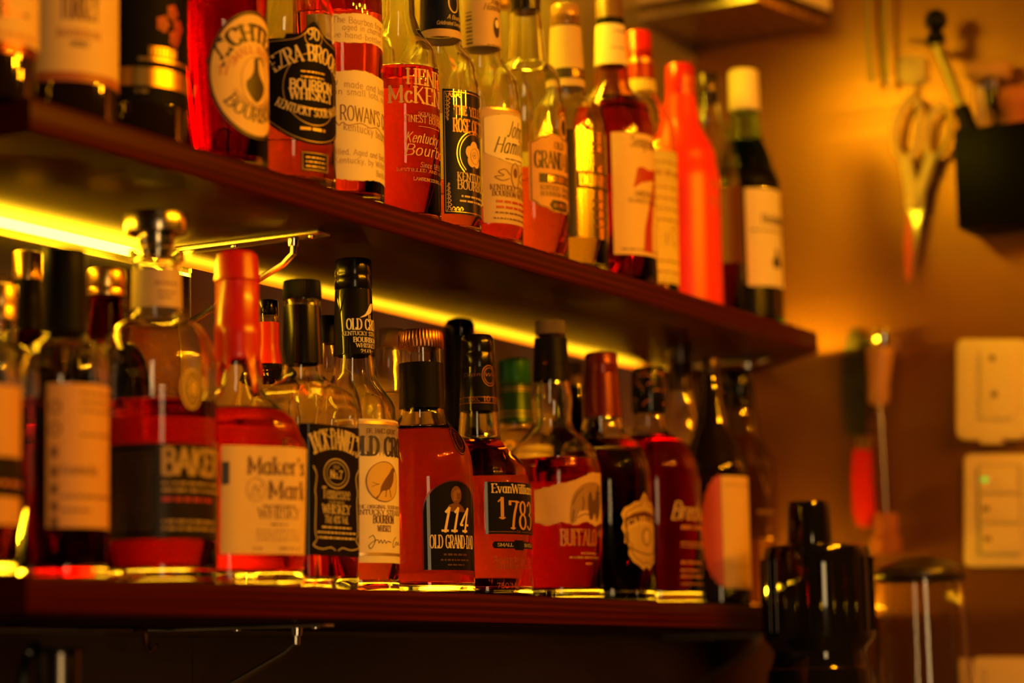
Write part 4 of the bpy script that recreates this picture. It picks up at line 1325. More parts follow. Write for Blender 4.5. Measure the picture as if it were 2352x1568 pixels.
b = Bottle('straight sided bottle with handwritten cream paper label, upper shelf', 'u', 777, 200, .055, 103, [(-20, 103), (-130, 42, 's'), (-290, 36)])
b.build(8, W_RED, zb=.010)
b.cap('cap', [(-275, 38), (-320, 38)], M_CORK)
az = 256
Z = lambda y: b.sz(820, y, az)[1]
rt = random.Random(9)
jg = [rt.uniform(-.7, .7) for _ in range(60)]
tw = lambda z, k: (lambda x: z + 1.2 * sin(x * .11 + k) + jg[int(x + 60) % 60] * .5)
l1 = b.label(patch(-62, 50, tw(Z(97), 1), tw(Z(32), 2), 60), M_CREAM, az, 'upper_label')
hb = dict(serif=False, thick=.95, thin=.75)
q = text('The Bourbon from', -36, Z(54), 6, width=60, slope=-.03, **hb) + text('aged in charred oak', -27, Z(71), 5.5, width=62, **hb) + text('we hand-bottled it at', -37, Z(88), 5.5, width=76, slope=-.02, **hb)
b.decal(q, P('tan_ink', (.38, .19, .07), .5), az, parent=l1)
l = b.label(patch(-62, 50, tw(Z(412), .4), tw(Z(164), 2.6), 60), M_CREAM, az)
q = text('made and bottled', -26, Z(202), 6.2, width=64, slope=-.03, **hb) + text('in small lots, one', -34, Z(219), 6.2, width=66, slope=-.02, **hb) + text('kentucky bourbon', -27, Z(300), 7.5, width=64, slope=-.10, **hb)
q += text('Distilled, Aged and Bottled', -46, Z(356), 5.6, width=80, slope=-.01, **hb) + text('in Kentucky, by Willett', -44, Z(376), 5.6, width=72, **hb) + text('Bardstown', 8, Z(398), 5.6, width=28, **hb)
q += line([(-40, Z(262)), (-34, Z(280)), (-31, Z(290)), (-28, Z(283)), (-22, Z(289)), (-10, Z(283)), (0, Z(290)), (10, Z(286)), (20, Z(296)), (36, Z(300))], .9) + line([(-46, Z(212)), (-38, Z(204)), (-33, Z(196)), (-32, Z(186))], .7) + line([(-40, Z(204)), (-36, Z(190))], .6)
b.decal(q, P('tan_ink', (.38, .19, .07), .5), az, parent=l)
b.decal(text("ROWAN'S CREEK", -30, Z(277), 14, width=82, serif=False, thick=1.3, thin=1., slope=-.04), M_BRINK, az, 'name_lettering', l)

b = Bottle('round shouldered clear bottle half full of red whiskey with white print', 'u', 918, 30, .055, 89, [(178, 89), (128, 82, 's'), (62, 44, 's'), (40, 36), (-30, 34)])
b.build(168, W_RED, zb=.008)
b.back_label(486, 190, 50, 36)
b.cap('cap', [(-15, 36), (-48, 36)], M_BLACK)
az = 262
Z = lambda y: b.sz(970, y, az)[1]
q = ctext(b, 'HENRY', 934, 192, 36, az, thick=2.) + ctext(b, 'McKENNA', 892, 236, 38, az, thick=2.)
q += text('SOUR MASH', -16, Z(265), 3.4, width=32) + ctext(b, 'FINEST BOURBON', 928, 279, 16, az, thick=1.4) + rule(-16, 16, Z(291), .4)
q += btext(b, 'Kentucky', 930, 1004, 326, 24, az, serif=False, thick=1.5, thin=.8, shear=.3) + ctext(b, 'Bourbon', 928, 355, 25, az, serif=False, thick=1.5, thin=.8, shear=.3)
q += text('Since 1855', -15, Z(384), 5, width=30, serif=False, thick=1, thin=.8, shear=.2)
q += ctext(b, 'DISTILLED AND AGED BY', 911, 393, 7, az) + text('LAWRENCEBURG, KY.', -22, Z(415), 3, width=44)
b.decal(q, P('worn_white_ink', (.62, .42, .22), .5), az, 'glass_lettering', None, .0003)

b = Bottle('slim bottle with navy label, gold scrollwork and a pale rose medallion', 'u', 1010, 40, .055, 88, [(205, 88), (165, 82, 's'), (98, 49, 's'), (75, 46), (-60, 42)])
b.build(430, W_AMBER, zb=.008)
b.back_label(520, 240, 54, 36)
nl = b.sleeve('neck_label', 76, -30, M_NAVY, .0006)
b.cap('cap', [(-35, 44), (-75, 44)], M_NAVY)
az = 250
b.decal(text('A Bourbon', -6, b.sz(1035, 44, az)[1], 4.5, width=22, serif=False, shear=.3, thick=1.2) + text('Celebrated Everywhere', -17, b.sz(1035, 58, az)[1], 4, width=36, serif=False, shear=.3, thick=1.2) + ring(2, b.sz(1035, 6, az)[1], 6, 10, 1.2), P('pale_gold_ink', (.72, .56, .28), .45), az, parent=nl, off=.001)
b.sleeve('neck_band', 96, 78, M_TAN, .0007)
az = 266
Z = lambda y: b.sz(1058, y, az)[1]
xl = b.sz(1018, 350, az)[0]
z0, z1 = Z(492), Z(206)
l = b.label(patch(xl, -xl, z0, z1, 44), M_NAVY, az)
q = rule(xl + 1.5, -xl - 1.5, z1 - 3, .5) + rule(xl + 1.5, -xl - 1.5, z0 + 2, .5) + vrule(xl + 1.5, z0 + 2, z1 - 3, .5) + vrule(-xl - 2, z0 + 2, z1 - 3, .5)
for sx_ in (-1, 1):
    for zz, sg in ((z1 - 4, -1), (z0 + 3, 1)):
        ex = xl + 3
        for i in range(4):
            q += line([(sx_ * (ex + i * 4.2) * 1, zz), (sx_ * (ex + 2 + i * 4.2), zz + sg * 4), (sx_ * (ex + 4 + i * 4.2), zz + sg * 2), (sx_ * (ex + 2.6 + i * 4.2), zz + sg * 1)], .7)
        for i in range(6):
            q += line([(sx_ * ex, zz + sg * (4 + i * 4)), (sx_ * (ex + 4.5 - i * .4), zz + sg * (6 + i * 4)), (sx_ * (ex + 2), zz + sg * (8 + i * 4)), (sx_ * (ex + 1), zz + sg * (5.5 + i * 4))], .7)
zm = Z(352)
q += line([(-22 * cos(t) , zm + 24 * sin(t)) for t in [radians(a) for a in range(-50, 231, 20)]], .9) + line([(-19 * cos(t), zm + 21 * sin(t)) for t in [radians(a) for a in range(-50, 231, 20)]], .5)
b.decal(q, P('gilt_ink', (.78, .50, .16), .28, .9), az, 'scrollwork', l)
q = text('THE YELLOW', -24, Z(264), 9.2, width=48, thick=2.) + text('ROSE OF TEXAS', -25.5, Z(303), 13.5, width=60, thick=2.2)
b.decal(q, P('copper_gold_ink', (.62, .30, .12), .4, .3), az, parent=l)
q = text('KENTUCKY', -22, Z(414), 8, width=44, thick=2.) + text('BOURBON', -22, Z(434), 8.5, width=44, thick=2.) + fine(-18, 18, Z(452), 3, random.Random(1)) + fine(-20, 20, Z(463), 3, random.Random(2))
b.decal(q, P('pale_ink', (.62, .46, .24), .5), az, 'pale_lettering', l)
q = []
for i in range(5):
    t = 2 * pi * i / 5 + .3
    q += ell(6.5 * cos(t), zm + 7.5 * sin(t), 6, 6.5, 8)
b.decal(q, P('rose_cream', (.75, .50, .22), .5), az, 'rose', l)
b.decal(ring(0, zm, 3, 3.2, .5, 12) + ring(1, zm - 1, 7, 8, .5, 16), P('tan_ink', (.38, .19, .07), .5), az, 'rose_lines', l, .0009)

b = Bottle('clear necked bottle with cream neck wrap and cream script label', 'u', 1105, 60, .055, 87, [(236, 87), (200, 82, 's'), (132, 48, 's'), (118, 45), (-40, 41)])
b.build(490, W_RED, zb=.008)
b.back_label(545, 300, 54, 36)
nl = b.sleeve('neck_label', 116, -25, M_TAN, .0006)
b.cap('cap', [(-20, 43), (-70, 43)], M_TAN)
az = 250
z_ = b.sz(1130, 62, az)[1]
b.decal(ell(4, z_, 4.5, 11, 10), M_INK, az, 'portrait', nl, .001)
b.decal(ell(4.2, z_ + 4, 3, 4.5, 10), M_CREAM, az, 'portrait_face', nl, .0013)
b.decal(text('John', -4, b.sz(1130, 10, az)[1], 7, width=14, serif=False, shear=.35) + text('Hamilton', -11, b.sz(1130, 24, az)[1], 7, width=26, serif=False, shear=.35) + fine(-8, 10, b.sz(1130, 105, az)[1], 2, random.Random(4)), M_BRINK, az, parent=nl, off=.001)
q = []
for i in range(9): q += patch(-31, -23, b.sz(1080, 30 + i * 9, az)[1], b.sz(1080, 30 + i * 9, az)[1] + (1 + (i * 7 % 3) * .5))
b.decal(q, M_INK, az, 'barcode', nl, .001)
az = 264
Z = lambda y: b.sz(1150, y, az)[1]
xl = b.sz(1108, 380, az)[0]
l = b.label(patch(xl, -xl, Z(512), Z(246), 44), M_TAN, az)
fr = [(xl + 2, Z(272)), (-20, Z(263)), (0, Z(260)), (20, Z(263)), (-xl - 2, Z(272)), (-xl - 2, Z(352)), (20, Z(365)), (8, Z(372)), (-8, Z(372)), (-20, Z(365)), (xl + 2, Z(352))]
fc = b.decal(fill(fr, False, 3), M_CREAM, az, 'label_face', l, .0006)
b.decal(line(fr, .5, False, closed=True), P('olive_ink', (.16, .15, .06), .5), az, 'frame_line', l, .0009)
b.decal(patch(xl, -xl, Z(252), Z(247), 30), M_GOLDINK, az, 'gold_line', l)
q = text('John', -12, Z(312), 17, width=26, serif=False, thick=1.25, thin=.75, shear=.35) + text('Hamilton', -27, Z(350), 16, width=58, serif=False, thick=1.3, thin=.8, shear=.35)
b.decal(q, M_INK, az, parent=l, off=.0009)
q = text('KENTUCKY STRAIGHT', -31, Z(436), 5.4, width=62, thick=1.8) + text('BOURBON WHISKEY', -29, Z(450), 5.4, width=58, thick=1.8) + fine(-14, 16, Z(365), 2.2, random.Random(2)) + fine(-26, 26, Z(490), 3, random.Random(3)) + fine(-28, 28, Z(503), 2.6, random.Random(4))
for k in (-1, 1):
    q += line([(k * 8, Z(400)), (k * 14, Z(388)), (k * 22, Z(394)), (k * 16, Z(402)), (k * 26, Z(406)), (k * 18, Z(414)), (k * 9, Z(408))], .9)
q += ring(0, Z(399), 6.4, 13, .8) + ell(0, Z(393), 3, 5, 8)
b.decal(q, M_BRINK, az, 'brown_lettering', l, .0009)
b.decal(fine(-25, 25, Z(465), 4, random.Random(5)) + fine(-25, 25, Z(478), 4, random.Random(6)), M_REDINK, az, 'red_lettering', l, .0009)

b = Bottle('full shouldered clear bottle with black top, orange plaque label and round crest', 'u', 1207, 20, .06, 87, [(262, 87), (220, 80, 's'), (150, 48, 'o'), (140, 45, 's'), (36, 36), (-5, 35)])
b.build(400, W_AMBER, zb=.008)
b.back_label(570, 330, 54, 40)
b.cap('cap', [(30, 35), (26, 36), (10, 35.5), (6, 36.5), (-20, 35)], M_BLACK)
az = 262
Z = lambda y: b.sz(1262, y, az)[1]
hf = [(0, 308), (14, 306), (18, 314), (26, 316), (31, 324), (38, 330), (38, 460), (32, 466), (28, 474), (20, 476), (12, 486), (0, 484)]
ol = [(x, Z(y)) for x, y in hf] + [(-x, Z(y)) for x, y in reversed(hf[1:-1])]
l = b.label(fill(ol, False, 3), M_ORANGE, az)
b.decal(line([(x * .94, z) for x, z in ol], 1.1, False, closed=True) + text('OLD', -8, Z(340), 7.5, width=16, thick=2.) + text('GRAND-DAD', -32, Z(386), 18, width=66, thick=2.2) + patch(-27, 27, Z(420), Z(399), 16) + text('KENTUCKY STRAIGHT', -26, Z(436), 5, width=52, thick=1.7) + text('BOURBON WHISKEY', -26, Z(450), 5, width=52, thick=1.7)
        + fill([(-16, Z(470)), (-12, Z(458)), (12, Z(458)), (16, Z(470)), (12, Z(482)), (-12, Z(482))], False), M_INK, az, parent=l)
b.decal(text('BOURBON', -17, Z(416), 6, width=36, thick=2.) + text('100 PROOF', -11, Z(474), 4, width=22) , P('gilt_ink', (.78, .50, .16), .28, .9), az, 'gold_lettering', l, .0009)
x, z = b.sz(1293, 294, az)
md = b.decal(ell(x, z, 11, 16), M_ORANGE, az, 'crest')
b.decal(ring(x, z, 9.5, 14, 1.2) + ell(x, z, 5.5, 9, 10), M_INK, az, 'crest_print', md, .0009)

b = Bottle('faceted gold labelled bottle with tan neck foil and black neck band', 'u', 1298, 30, .055, 86,
           [(292, 86, 'l', .95), (262, 80, 's', .97), (212, 44, 's', 1.), (205, 41, 'l', 1.), (55, 34, 'l', 1.), (40, 33, 'l', 1.)], rot=240, k=.95, N=72)
b.build(330, W_LIGHT, zb=.008)
b.back_label(600, 330, 50, 40)
b.cap('cap', [(62, 31), (50, 33), (46, 32), (42, 33), (14, 32)], P('clear_amber_cap', (.5, .27, .10), .2, .2))
nf = b.sleeve('neck_foil', 206, 66, M_TAN, .0007)
az = 240
q = []
zz0, zz1 = b.sz(1306, 178, az)[1], b.sz(1306, 155, az)[1]
bd = b.decal(patch(-40, 40, zz0, zz1, 40), M_INK, az, 'neck_band', nf, .0011)
b.decal(text('I.W.HARPER', -4, zz0 + 2.4, 7, width=32, thick=2.2), P('gilt_ink', (.78, .50, .16), .28, .9), az, 'band_lettering', nf, .0014)
az = 242
z0, z1 = b.sz(1340, 545, az)[1], b.sz(1340, 298, az)[1]
l = b.label(patch(-52, 52, z0, z1, 60), P('pale_gold_foil', (.36, .25, .08), .17, .9, .06), az)
Z = lambda y: b.sz(1340, y, az)[1]
bx_ = b.decal(patch(-16, 34, Z(432), Z(392), 24), M_INK, az, 'name_plate', l)
b.decal(text('I.W.HARPER', -13, Z(424), 12, width=45, thick=2.), P('gilt_ink', (.78, .50, .16), .28, .9), az, 'lettering', l, .0009)
q = []
for y in (330, 350, 460, 480, 500, 520): q += fine(2, 30, Z(y), 4, random.Random(y))
b.decal(q + ell(12, Z(362), 7, 8), M_BRINK, az, 'fine_print', l)

b = Bottle('dark brown shouldered bottle with cream label bearing a big red seven', 'u', 1400, 30, .055, 94, [(300, 94), (262, 88, 's'), (195, 42, 's'), (155, 36), (58, 32), (10, 31)])
b.build(240, W_DARK, gl=G_BROWN, zb=.008)
b.cap('cap', [(58, 32), (50, 33), (46, 32), (2, 31)], M_BROWN)
b.sleeve('neck_ring', 60, 46, M_BLACKM, .0009)
nl = b.sleeve('neck_label', 154, 62, M_CREAM, .0007)
b.decal(fl(b, 240, 1410, 72, 6, 1, end=16) + fl(b, 240, 1405, 110, 5, 1, end=14), M_BRINK, 240, parent=nl, off=.001)
az = 256
Z = lambda y: b.sz(1450, y, az)[1]
xl = b.sz(1407, 450, az)[0]
l = b.label(patch(xl, -xl, Z(584), Z(304), 44), M_YELL, az)
b.decal(text("Seagram's", -20, Z(336), 13, width=46, thick=1.8, shear=.1) + text('AMERICAN', -17, Z(449), 6.5, width=40) + text('BLENDED WHISKEY', -24, Z(464), 4.5, width=50) + fine(-34, 34, Z(574), 3, random.Random(2)), M_BRINK, az, parent=l)
q = fill([(-18, Z(432)), (-12, Z(384)), (-6, Z(380)), (6, Z(386)), (22, Z(380)), (26, Z(384)), (24, Z(408)), (16, Z(406)), (4, Z(412)), (-6, Z(416))], False, 3) + fill([(26, Z(384)), (24, Z(408)), (14, Z(470)), (10, Z(520)), (9, Z(577)), (-6, Z(575)), (-3, Z(520)), (6, Z(465)), (17, Z(406))], False, 3)
b.decal(q, M_REDINK, az, 'big_numeral', l)

b = Bottle('red capped clear bottle with bright yellow label behind the red sleeve bottle', 'u', 1468, 130, .07, 76, [(345, 80), (270, 66, 'o'), (215, 36, 's'), (190, 33), (95, 29), (85, 28)])
b.build(400, W_LIGHT, zb=.010)
b.cap('cap', [(148, 31), (140, 32), (136, 30), (80, 30), (74, 28)], M_RED)
b.sleeve('gold_ring', 150, 140, M_GOLD, .0012)
b.sleeve('neck_foil', 186, 150, P('crimson_foil', (.30, .012, .01), .3, .3), .0007)
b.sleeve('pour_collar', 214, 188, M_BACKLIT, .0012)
az = 262
xl = b.sz(1500, 500, az)[0]
Z = lambda y: b.sz(1532, y, az)[1]
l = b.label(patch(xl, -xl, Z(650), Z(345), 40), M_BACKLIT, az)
q = fl(b, az, 1504, 400, 18, 3) + text('1', -14, Z(560), 12, sx=1) + ring(4, Z(540), 8, 11, 1.4)
for y in (372, 430, 455, 480, 505, 600, 625): q += fl(b, az, 1504, y, 8, 2)
b.decal(q, P('ochre_ink', (.42, .22, .05), .5), az, parent=l)

b = Bottle('bottle wrapped entirely in a bright red sleeve, red cap', 'u', 1562, 190, .06, 84, [(420, 84), (365, 76, 's'), (270, 40, 's'), (225, 34), (170, 31)])
b.solid(M_REDP, 'sleeve_body')
b.cap('cap', [(228, 33), (222, 34), (200, 33), (196, 34), (156, 33), (150, 31)], M_RED)
az = 262
Z = lambda y: b.sz(1620, y, az)[1]
q = line([(-30, Z(445)), (0, Z(432)), (30, Z(445))], .8) + line([(-34, Z(492)), (0, Z(476)), (34, Z(492))], .8) + fill([(-10, Z(420)), (0, Z(400)), (10, Z(420)), (0, Z(430))]) + patch(-12, 12, Z(470), Z(446))
b.decal(q, P('sleeve_print', (.72, .07, .03), .4), az, 'sleeve_print')

b = Bottle('clear bottle with black cap between the red sleeve and the green necked bottle', 'u', 1625, 205, .068, 70, [(430, 70), (330, 52, 's'), (260, 30, 's'), (200, 25), (180, 25)])
b.build(440, W_DARK)
b.cap('cap', [(238, 26), (232, 27), (215, 26), (211, 27), (176, 26), (170, 24)], P('smoked_cap', (.05, .025, .015), .22, .5))
az = 258
Z = lambda y: b.sz(1680, y, az)[1]
l = b.label(patch(-36, 36, lambda x: Z(600) + x * .12, lambda x: Z(425) + x * .25, 30), P('maroon_paper', (.10, .018, .01), .5), az)
b.decal(line([(-34, Z(505) - 5), (34, Z(505) + 12)], 1.2, False), M_ORINK, az, 'stripe', l)

b = Bottle('green necked bottle with cream cap and cream label at the upper shelf end', 'u', 1708, 210, .055, 74, [(425, 74), (390, 62, 's'), (300, 36, 's'), (255, 33), (175, 31)])
b.build(330, glass('green_fill', (1, 1, 1), 1.40, (120, 60, 160)), gl=G_GREEN)
cp = b.cap('cap', [(256, 35), (250, 36), (168, 35), (163, 33)], M_CREAM)
b.sleeve('cap_seal', 172, 166, M_BROWN, .002)
b.sleeve('shoulder_label', 434, 398, M_BLACKM, .0007)
b.sleeve('base_band', 735, 668, M_BLACK, .0005)
az = 248
xl = b.sz(1714, 550, az)[0]
Z = lambda y: b.sz(1752, y, az)[1]
l = b.label(patch(xl, -xl, Z(662), Z(432), 36), M_CREAM, az)
b.decal(text('Bushmills', -14, Z(512), 12, width=52, thick=2.) + fill([(2, Z(612)), (0, Z(596)), (6, Z(586)), (7, Z(568)), (11, Z(568)), (13, Z(586)), (18, Z(598)), (16, Z(612))], False) + fl(b, az, 1722, 530, 6, 2), M_INK, az, parent=l)
e = mesh_obj('bottle_stopper', *lathe((2.865, D + .035, ZU + .0005), [(0, .009), (.001, .0105), (.006, .011), (.0065, .0085), (.0135, .008), (.015, .007)], 28), M_CORK)
tag(e, 'small tan stopper lying past the last bottle on the upper shelf', 'stopper')

# back row of the upper shelf, seen between and through the others
for i, (cx, r_, lvl, lq) in enumerate(((470, 96, 200, W_AMBER), (640, 90, 260, W_AMBER), (820, 86, 300, W_AMBER), (985, 80, 330, W_AMBER), (1150, 76, 420, W_LIGHT))):
    lb = ('plain amber bottle behind the oval labelled bottle', 'back row bottle with a small yellow tag low on it, upper shelf', 'plain amber bottle behind the handwritten label',
          'plain amber bottle behind the navy label', 'pale amber bottle behind the cream script label')[i]
    y0 = 205 + cx * .31
    b = Bottle(lb, 'u', cx, y0 - 300, .165, r_, [(y0 - 330, r_), (y0 - 430, 36, 's'), (y0 - 560, 33)])
    b.build(y0 - 140, lq)
    b.cap('cap', [(y0 - 545, 35), (y0 - 585, 34)], (M_BLACK, M_GOLD, M_BROWN, M_BLACK, M_GOLD)[i])
    if i == 1:
        az = b.view + 2
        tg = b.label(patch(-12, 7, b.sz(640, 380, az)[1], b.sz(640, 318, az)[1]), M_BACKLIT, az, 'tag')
        b.decal(fine(-9, 4, b.sz(640, 345, az)[1], 3, random.Random(2)) + fine(-9, 4, b.sz(640, 360, az)[1], 4, random.Random(3)), M_BRINK, az, 'lettering', tg)

# ================================================================ right wall
def W(px, py, d=0.):
    return at_x(px, py, XW - d)
def rrect(x0, y0, x1, y1, r, n=5):
    p = []
    for cx, cy, a0 in ((x1 - r, y1 - r, 0), (x0 + r, y1 - r, 90), (x0 + r, y0 + r, 180), (x1 - r, y0 + r, 270)):
        for i in range(n + 1):
            a = radians(a0 + 90 * i / n)
            p.append((cx + r * cos(a), cy + r * sin(a)))
    return p
def plate(name, pts, d0, d1, m, parent=None, bev=.0015):
    """outline on the wall, from depth d0 to d1 in front of it"""
    v, f = prism([W(x, y, d0) for x, y in pts], (-1, 0, 0), d1 - d0)
    o = mesh_obj(name, v, f, m, parent, smooth=False)
    bm = bmesh.new()
    bm.from_mesh(o.data)
    bmesh.ops.recalc_face_normals(bm, faces=bm.faces[:])
    if bev:
        bmesh.ops.bevel(bm, geom=[e for e in bm.edges if abs(e.verts[0].co.x - e.verts[1].co.x) < 1e-5], offset=bev, segments=2, profile=.6, affect='EDGES', clamp_overlap=True)
    bm.to_mesh(o.data)
    bm.free()
    o.data.polygons.foreach_set('use_smooth', [True] * len(o.data.polygons))
    o.data.set_sharp_from_angle(angle=radians(45))
    return o
def wtube(name, pts, d, rpx, m, parent=None, curve=True, closed=False, seg=10):
    k = FPX and (proj(W(pts[0][0], pts[0][1], d))[2] / FPX)
    q = [W(x, y, d) for x, y in pts]
    q = spline(q, 5, closed) if curve else q
    v, f = tube(q, rpx * k if not isinstance(rpx, (list, tuple)) else [r * k for r in rpx], seg, closed)
    return mesh_obj(name, v, f, m, parent)
def ellipsoid(name, c, r, m, parent=None, sz=(1, 1, 1), n=20):
    v, f = [], []
    for i in range(n // 2 + 1):
        a = pi * i / (n // 2)
        for k in range(n):
            q = 2 * pi * k / n
            v.append((c[0] + r * sz[0] * sin(a) * cos(q), c[1] + r * sz[1] * sin(a) * sin(q), c[2] - r * sz[2] * cos(a)))
    for i in range(n // 2):
        for k in range(n):
            f.append((i * n + k, i * n + (k + 1) % n, (i + 1) * n + (k + 1) % n, (i + 1) * n + k))
    return mesh_obj(name, v, f, m, parent)

# switch plate
t = root('switch_plate', W(2300, 1170), 'ivory wall plate with three rocker switches, the top one lit green', 'light switch')
plate('plate_frame', rrect(2218, 1042, 2386, 1302, 16), .0005, .009, M_PLATE, t, .003)
plate('rocker_surround', rrect(2244, 1066, 2346, 1276, 5), .0091, .0102, P('ivory_shade', (.44, .35, .21), .45, 0, .03), t, .0004)
for i, (y0, y1) in enumerate(((1070, 1132), (1136, 1200), (1204, 1270))):
    r = plate('rocker', rrect(2249 + i * 3, y0, 2338 + i * 3, y1, 4), .0103, .0135, M_PLATE, t, .001)
    cx, cy = 2262 + i * 3, (y0 + y1) / 2
    plate('indicator', rrect(cx - 8, cy - 5, cx + 8, cy + 5, 3), .0136, .0141, emit('green_indicator', (.25, .9, .05), .55) if i == 0 else P('dull_indicator', (.14, .08, .03), .4), r, .0002)
# socket cover above
t = root('socket_cover', W(2280, 900), 'ivory box shaped socket cover above the rocker switches', 'socket cover')
plate('cover_body', rrect(2208, 782, 2372, 1012, 20), .0005, .026, M_PLATE, t, .006)
plate('cover_lid', rrect(2252, 806, 2332, 962, 8), .0262, .0300, M_PLATE, t, .0025)
for cx, cy in ((2279, 822), (2284, 905)):
    plate('lid_screw', rrect(cx - 7, cy - 7, cx + 7, cy + 7, 6.9), .0302, .0312, P('dull_indicator', (.14, .08, .03), .4), t, .0003)
plate('latch', rrect(2258, 1006, 2310, 1020, 5), .008, .024, M_PLATE, t, .002)
t = root('socket_plate', W(2310, 1580), 'ivory socket plate on the steel wall below the rocker switches', 'socket')
plate('plate_frame', rrect(2236, 1508, 2402, 1768, 16), .0005, .009, M_PLATE, t, .003)
plate('socket_face', rrect(2262, 1534, 2374, 1742, 5), .0091, .0105, M_PLATE, t, .0005)

# added bar, first read from a wall reflection, with knife and ice pick
o = plate('added_knife_bar', rrect(1950, 780, 2064, 808, 3), .0005, .008, M_CHROME, None, .001)
tag(o, 'added steel knife bar beside the ivory socket cover', 'knife rack')
t = root('kitchen_knife', W(1975, 1000, .012), 'knife with dark blade up and bright red handle, on the added bar', 'knife')
plate('blade', [(1962, 752), (1978, 760), (1988, 800), (1990, 1002), (1958, 1002), (1942, 990), (1934, 900), (1938, 810), (1948, 770)], .0085, .0105, M_DSTEEL, t, .0004)
plate('ferrule', rrect(1973, 1000, 2006, 1036, 4), .0086, .020, M_GOLD, t, .002)
plate('handle', [(1966, 1032), (2006, 1032), (2010, 1100), (2016, 1180), (2010, 1206), (1992, 1213), (1974, 1206), (1966, 1180), (1962, 1100)], .0086, .024, M_RED, t, .005)
t = root('ice_pick', W(2020, 860, .02), 'ice pick with a wooden handle up and a cork on its point', 'ice pick')
k = proj(W(2020, 860, .018))[2] / FPX
def wlathe(name, cx0, cy0, cx1, cy1, rows, d, m, parent, N=24):
    """turned piece on a slanted axis between two picture points; rows (fraction, half width in picture px)"""
    A, B = W(cx0, cy0, d), W(cx1, cy1, d)
    ax = (B - A)
    L = ax.length
    ax.normalize()
    s1 = ax.cross(Vector((1, 0, 0))).normalized()
    s2 = ax.cross(s1).normalized()
    kk = proj(A)[2] / FPX
    v, f = [], []
    for u, h in rows:
        for i in range(N):
            q = 2 * pi * i / N
            v.append(A + ax * (L * u) + (s1 * cos(q) + s2 * sin(q)) * (h * kk))
    n = len(rows)
    for i in range(n - 1):
        for q in range(N):
            f.append((i * N + q, i * N + (q + 1) % N, (i + 1) * N + (q + 1) % N, (i + 1) * N + q))
    f.append(tuple(range(N - 1, -1, -1)))
    f.append(tuple((n - 1) * N + q for q in range(N)))
    return mesh_obj(name, v, f, m, parent, sharp=40)
PK = .030
wlathe('end_cap', 2027, 797, 2027, 756, [(0, 25), (.3, 25), (.35, 23), (.6, 24), (.95, 23), (1, 20)], PK, M_CHROME, t)
wlathe('handle', 2017, 928, 2021, 797, [(0, 20), (.1, 25), (.4, 25), (.8, 31), (.97, 32), (1, 29)], PK, P('turned_wood', (.42, .19, .07), .5, 0, .2, 30), t)
wlathe('collar', 2021, 944, 2020, 927, [(0, 8), (.3, 10), (1, 10)], PK, M_GOLD, t)
wlathe('spike', 2036, 1184, 2022, 944, [(0, 3), (1, 6)], PK, M_STEEL, t)
wlathe('cork_tip', 2036, 1275, 2034, 1178, [(0, 26), (.05, 34), (.4, 36), (.5, 27), (.9, 29), (1, 24)], PK, P('red_cork', (.30, .075, .025), .7, 0, .25, 200, bump=.3), t)

# scissors on a stick-on hook
t = root('adhesive_hook', W(2098, 165), 'cream stick-on hook holding the scissors on the steel wall', 'hook')
plate('hook_pad', rrect(2067, 131, 2130, 194, 16), .0005, .009, M_SCIS, t, .003)
wtube('hook_arm', [(2098, 190), (2098, 212), (2098, 226)], .011, 5, M_SCIS, t)
v, f = tube([W(2098, 226, .011), W(2098, 232, .015), W(2098, 230, .021), W(2098, 220, .024)], .0024, 8)
mesh_obj('hook_tip', v, f, M_SCIS, t)
t = root('scissors', W(2095, 440, .014), 'cream handled kitchen scissors hanging point down beneath a hook', 'scissors')
DS = .017
wtube('handle', [(2099, 226), (2078, 240), (2062, 275), (2056, 315), (2062, 348), (2080, 362), (2098, 352), (2106, 320), (2110, 280), (2112, 245)], DS, 8.5, M_SCIS, t, closed=True)
wtube('handle', [(2158, 246), (2136, 268), (2128, 310), (2128, 345), (2142, 362), (2162, 348), (2178, 312), (2184, 275), (2176, 250)], DS, 8, M_SCIS, t, closed=True)
plate('shank', [(2068, 350), (2096, 362), (2104, 400), (2116, 452), (2122, 478), (2086, 482), (2080, 430)], DS - .004, DS + .004, M_SCIS, t, .002)
plate('shank', [(2130, 352), (2160, 354), (2140, 400), (2128, 440), (2124, 480), (2100, 470), (2110, 420), (2120, 390)], DS - .002, DS + .006, M_SCIS, t, .002)
plate('blade', [(2084, 478), (2124, 474), (2118, 520), (2106, 590), (2092, 655), (2086, 640), (2090, 560)], DS - .003, DS + .001, M_STEEL, t, .0005)
plate('left_blade', [(2084, 486), (2092, 492), (2098, 530), (2096, 590), (2090, 648), (2082, 636), (2078, 560)], DS + .0012, DS + .004, P('red_orange_blade', (.50, .07, .02), .4), t, .001)  # left blade, in plain red orange
plate('pivot', rrect(2080, 451, 2110, 481, 14.9), DS + .0062, DS + .010, M_SCIS, t, .0015)

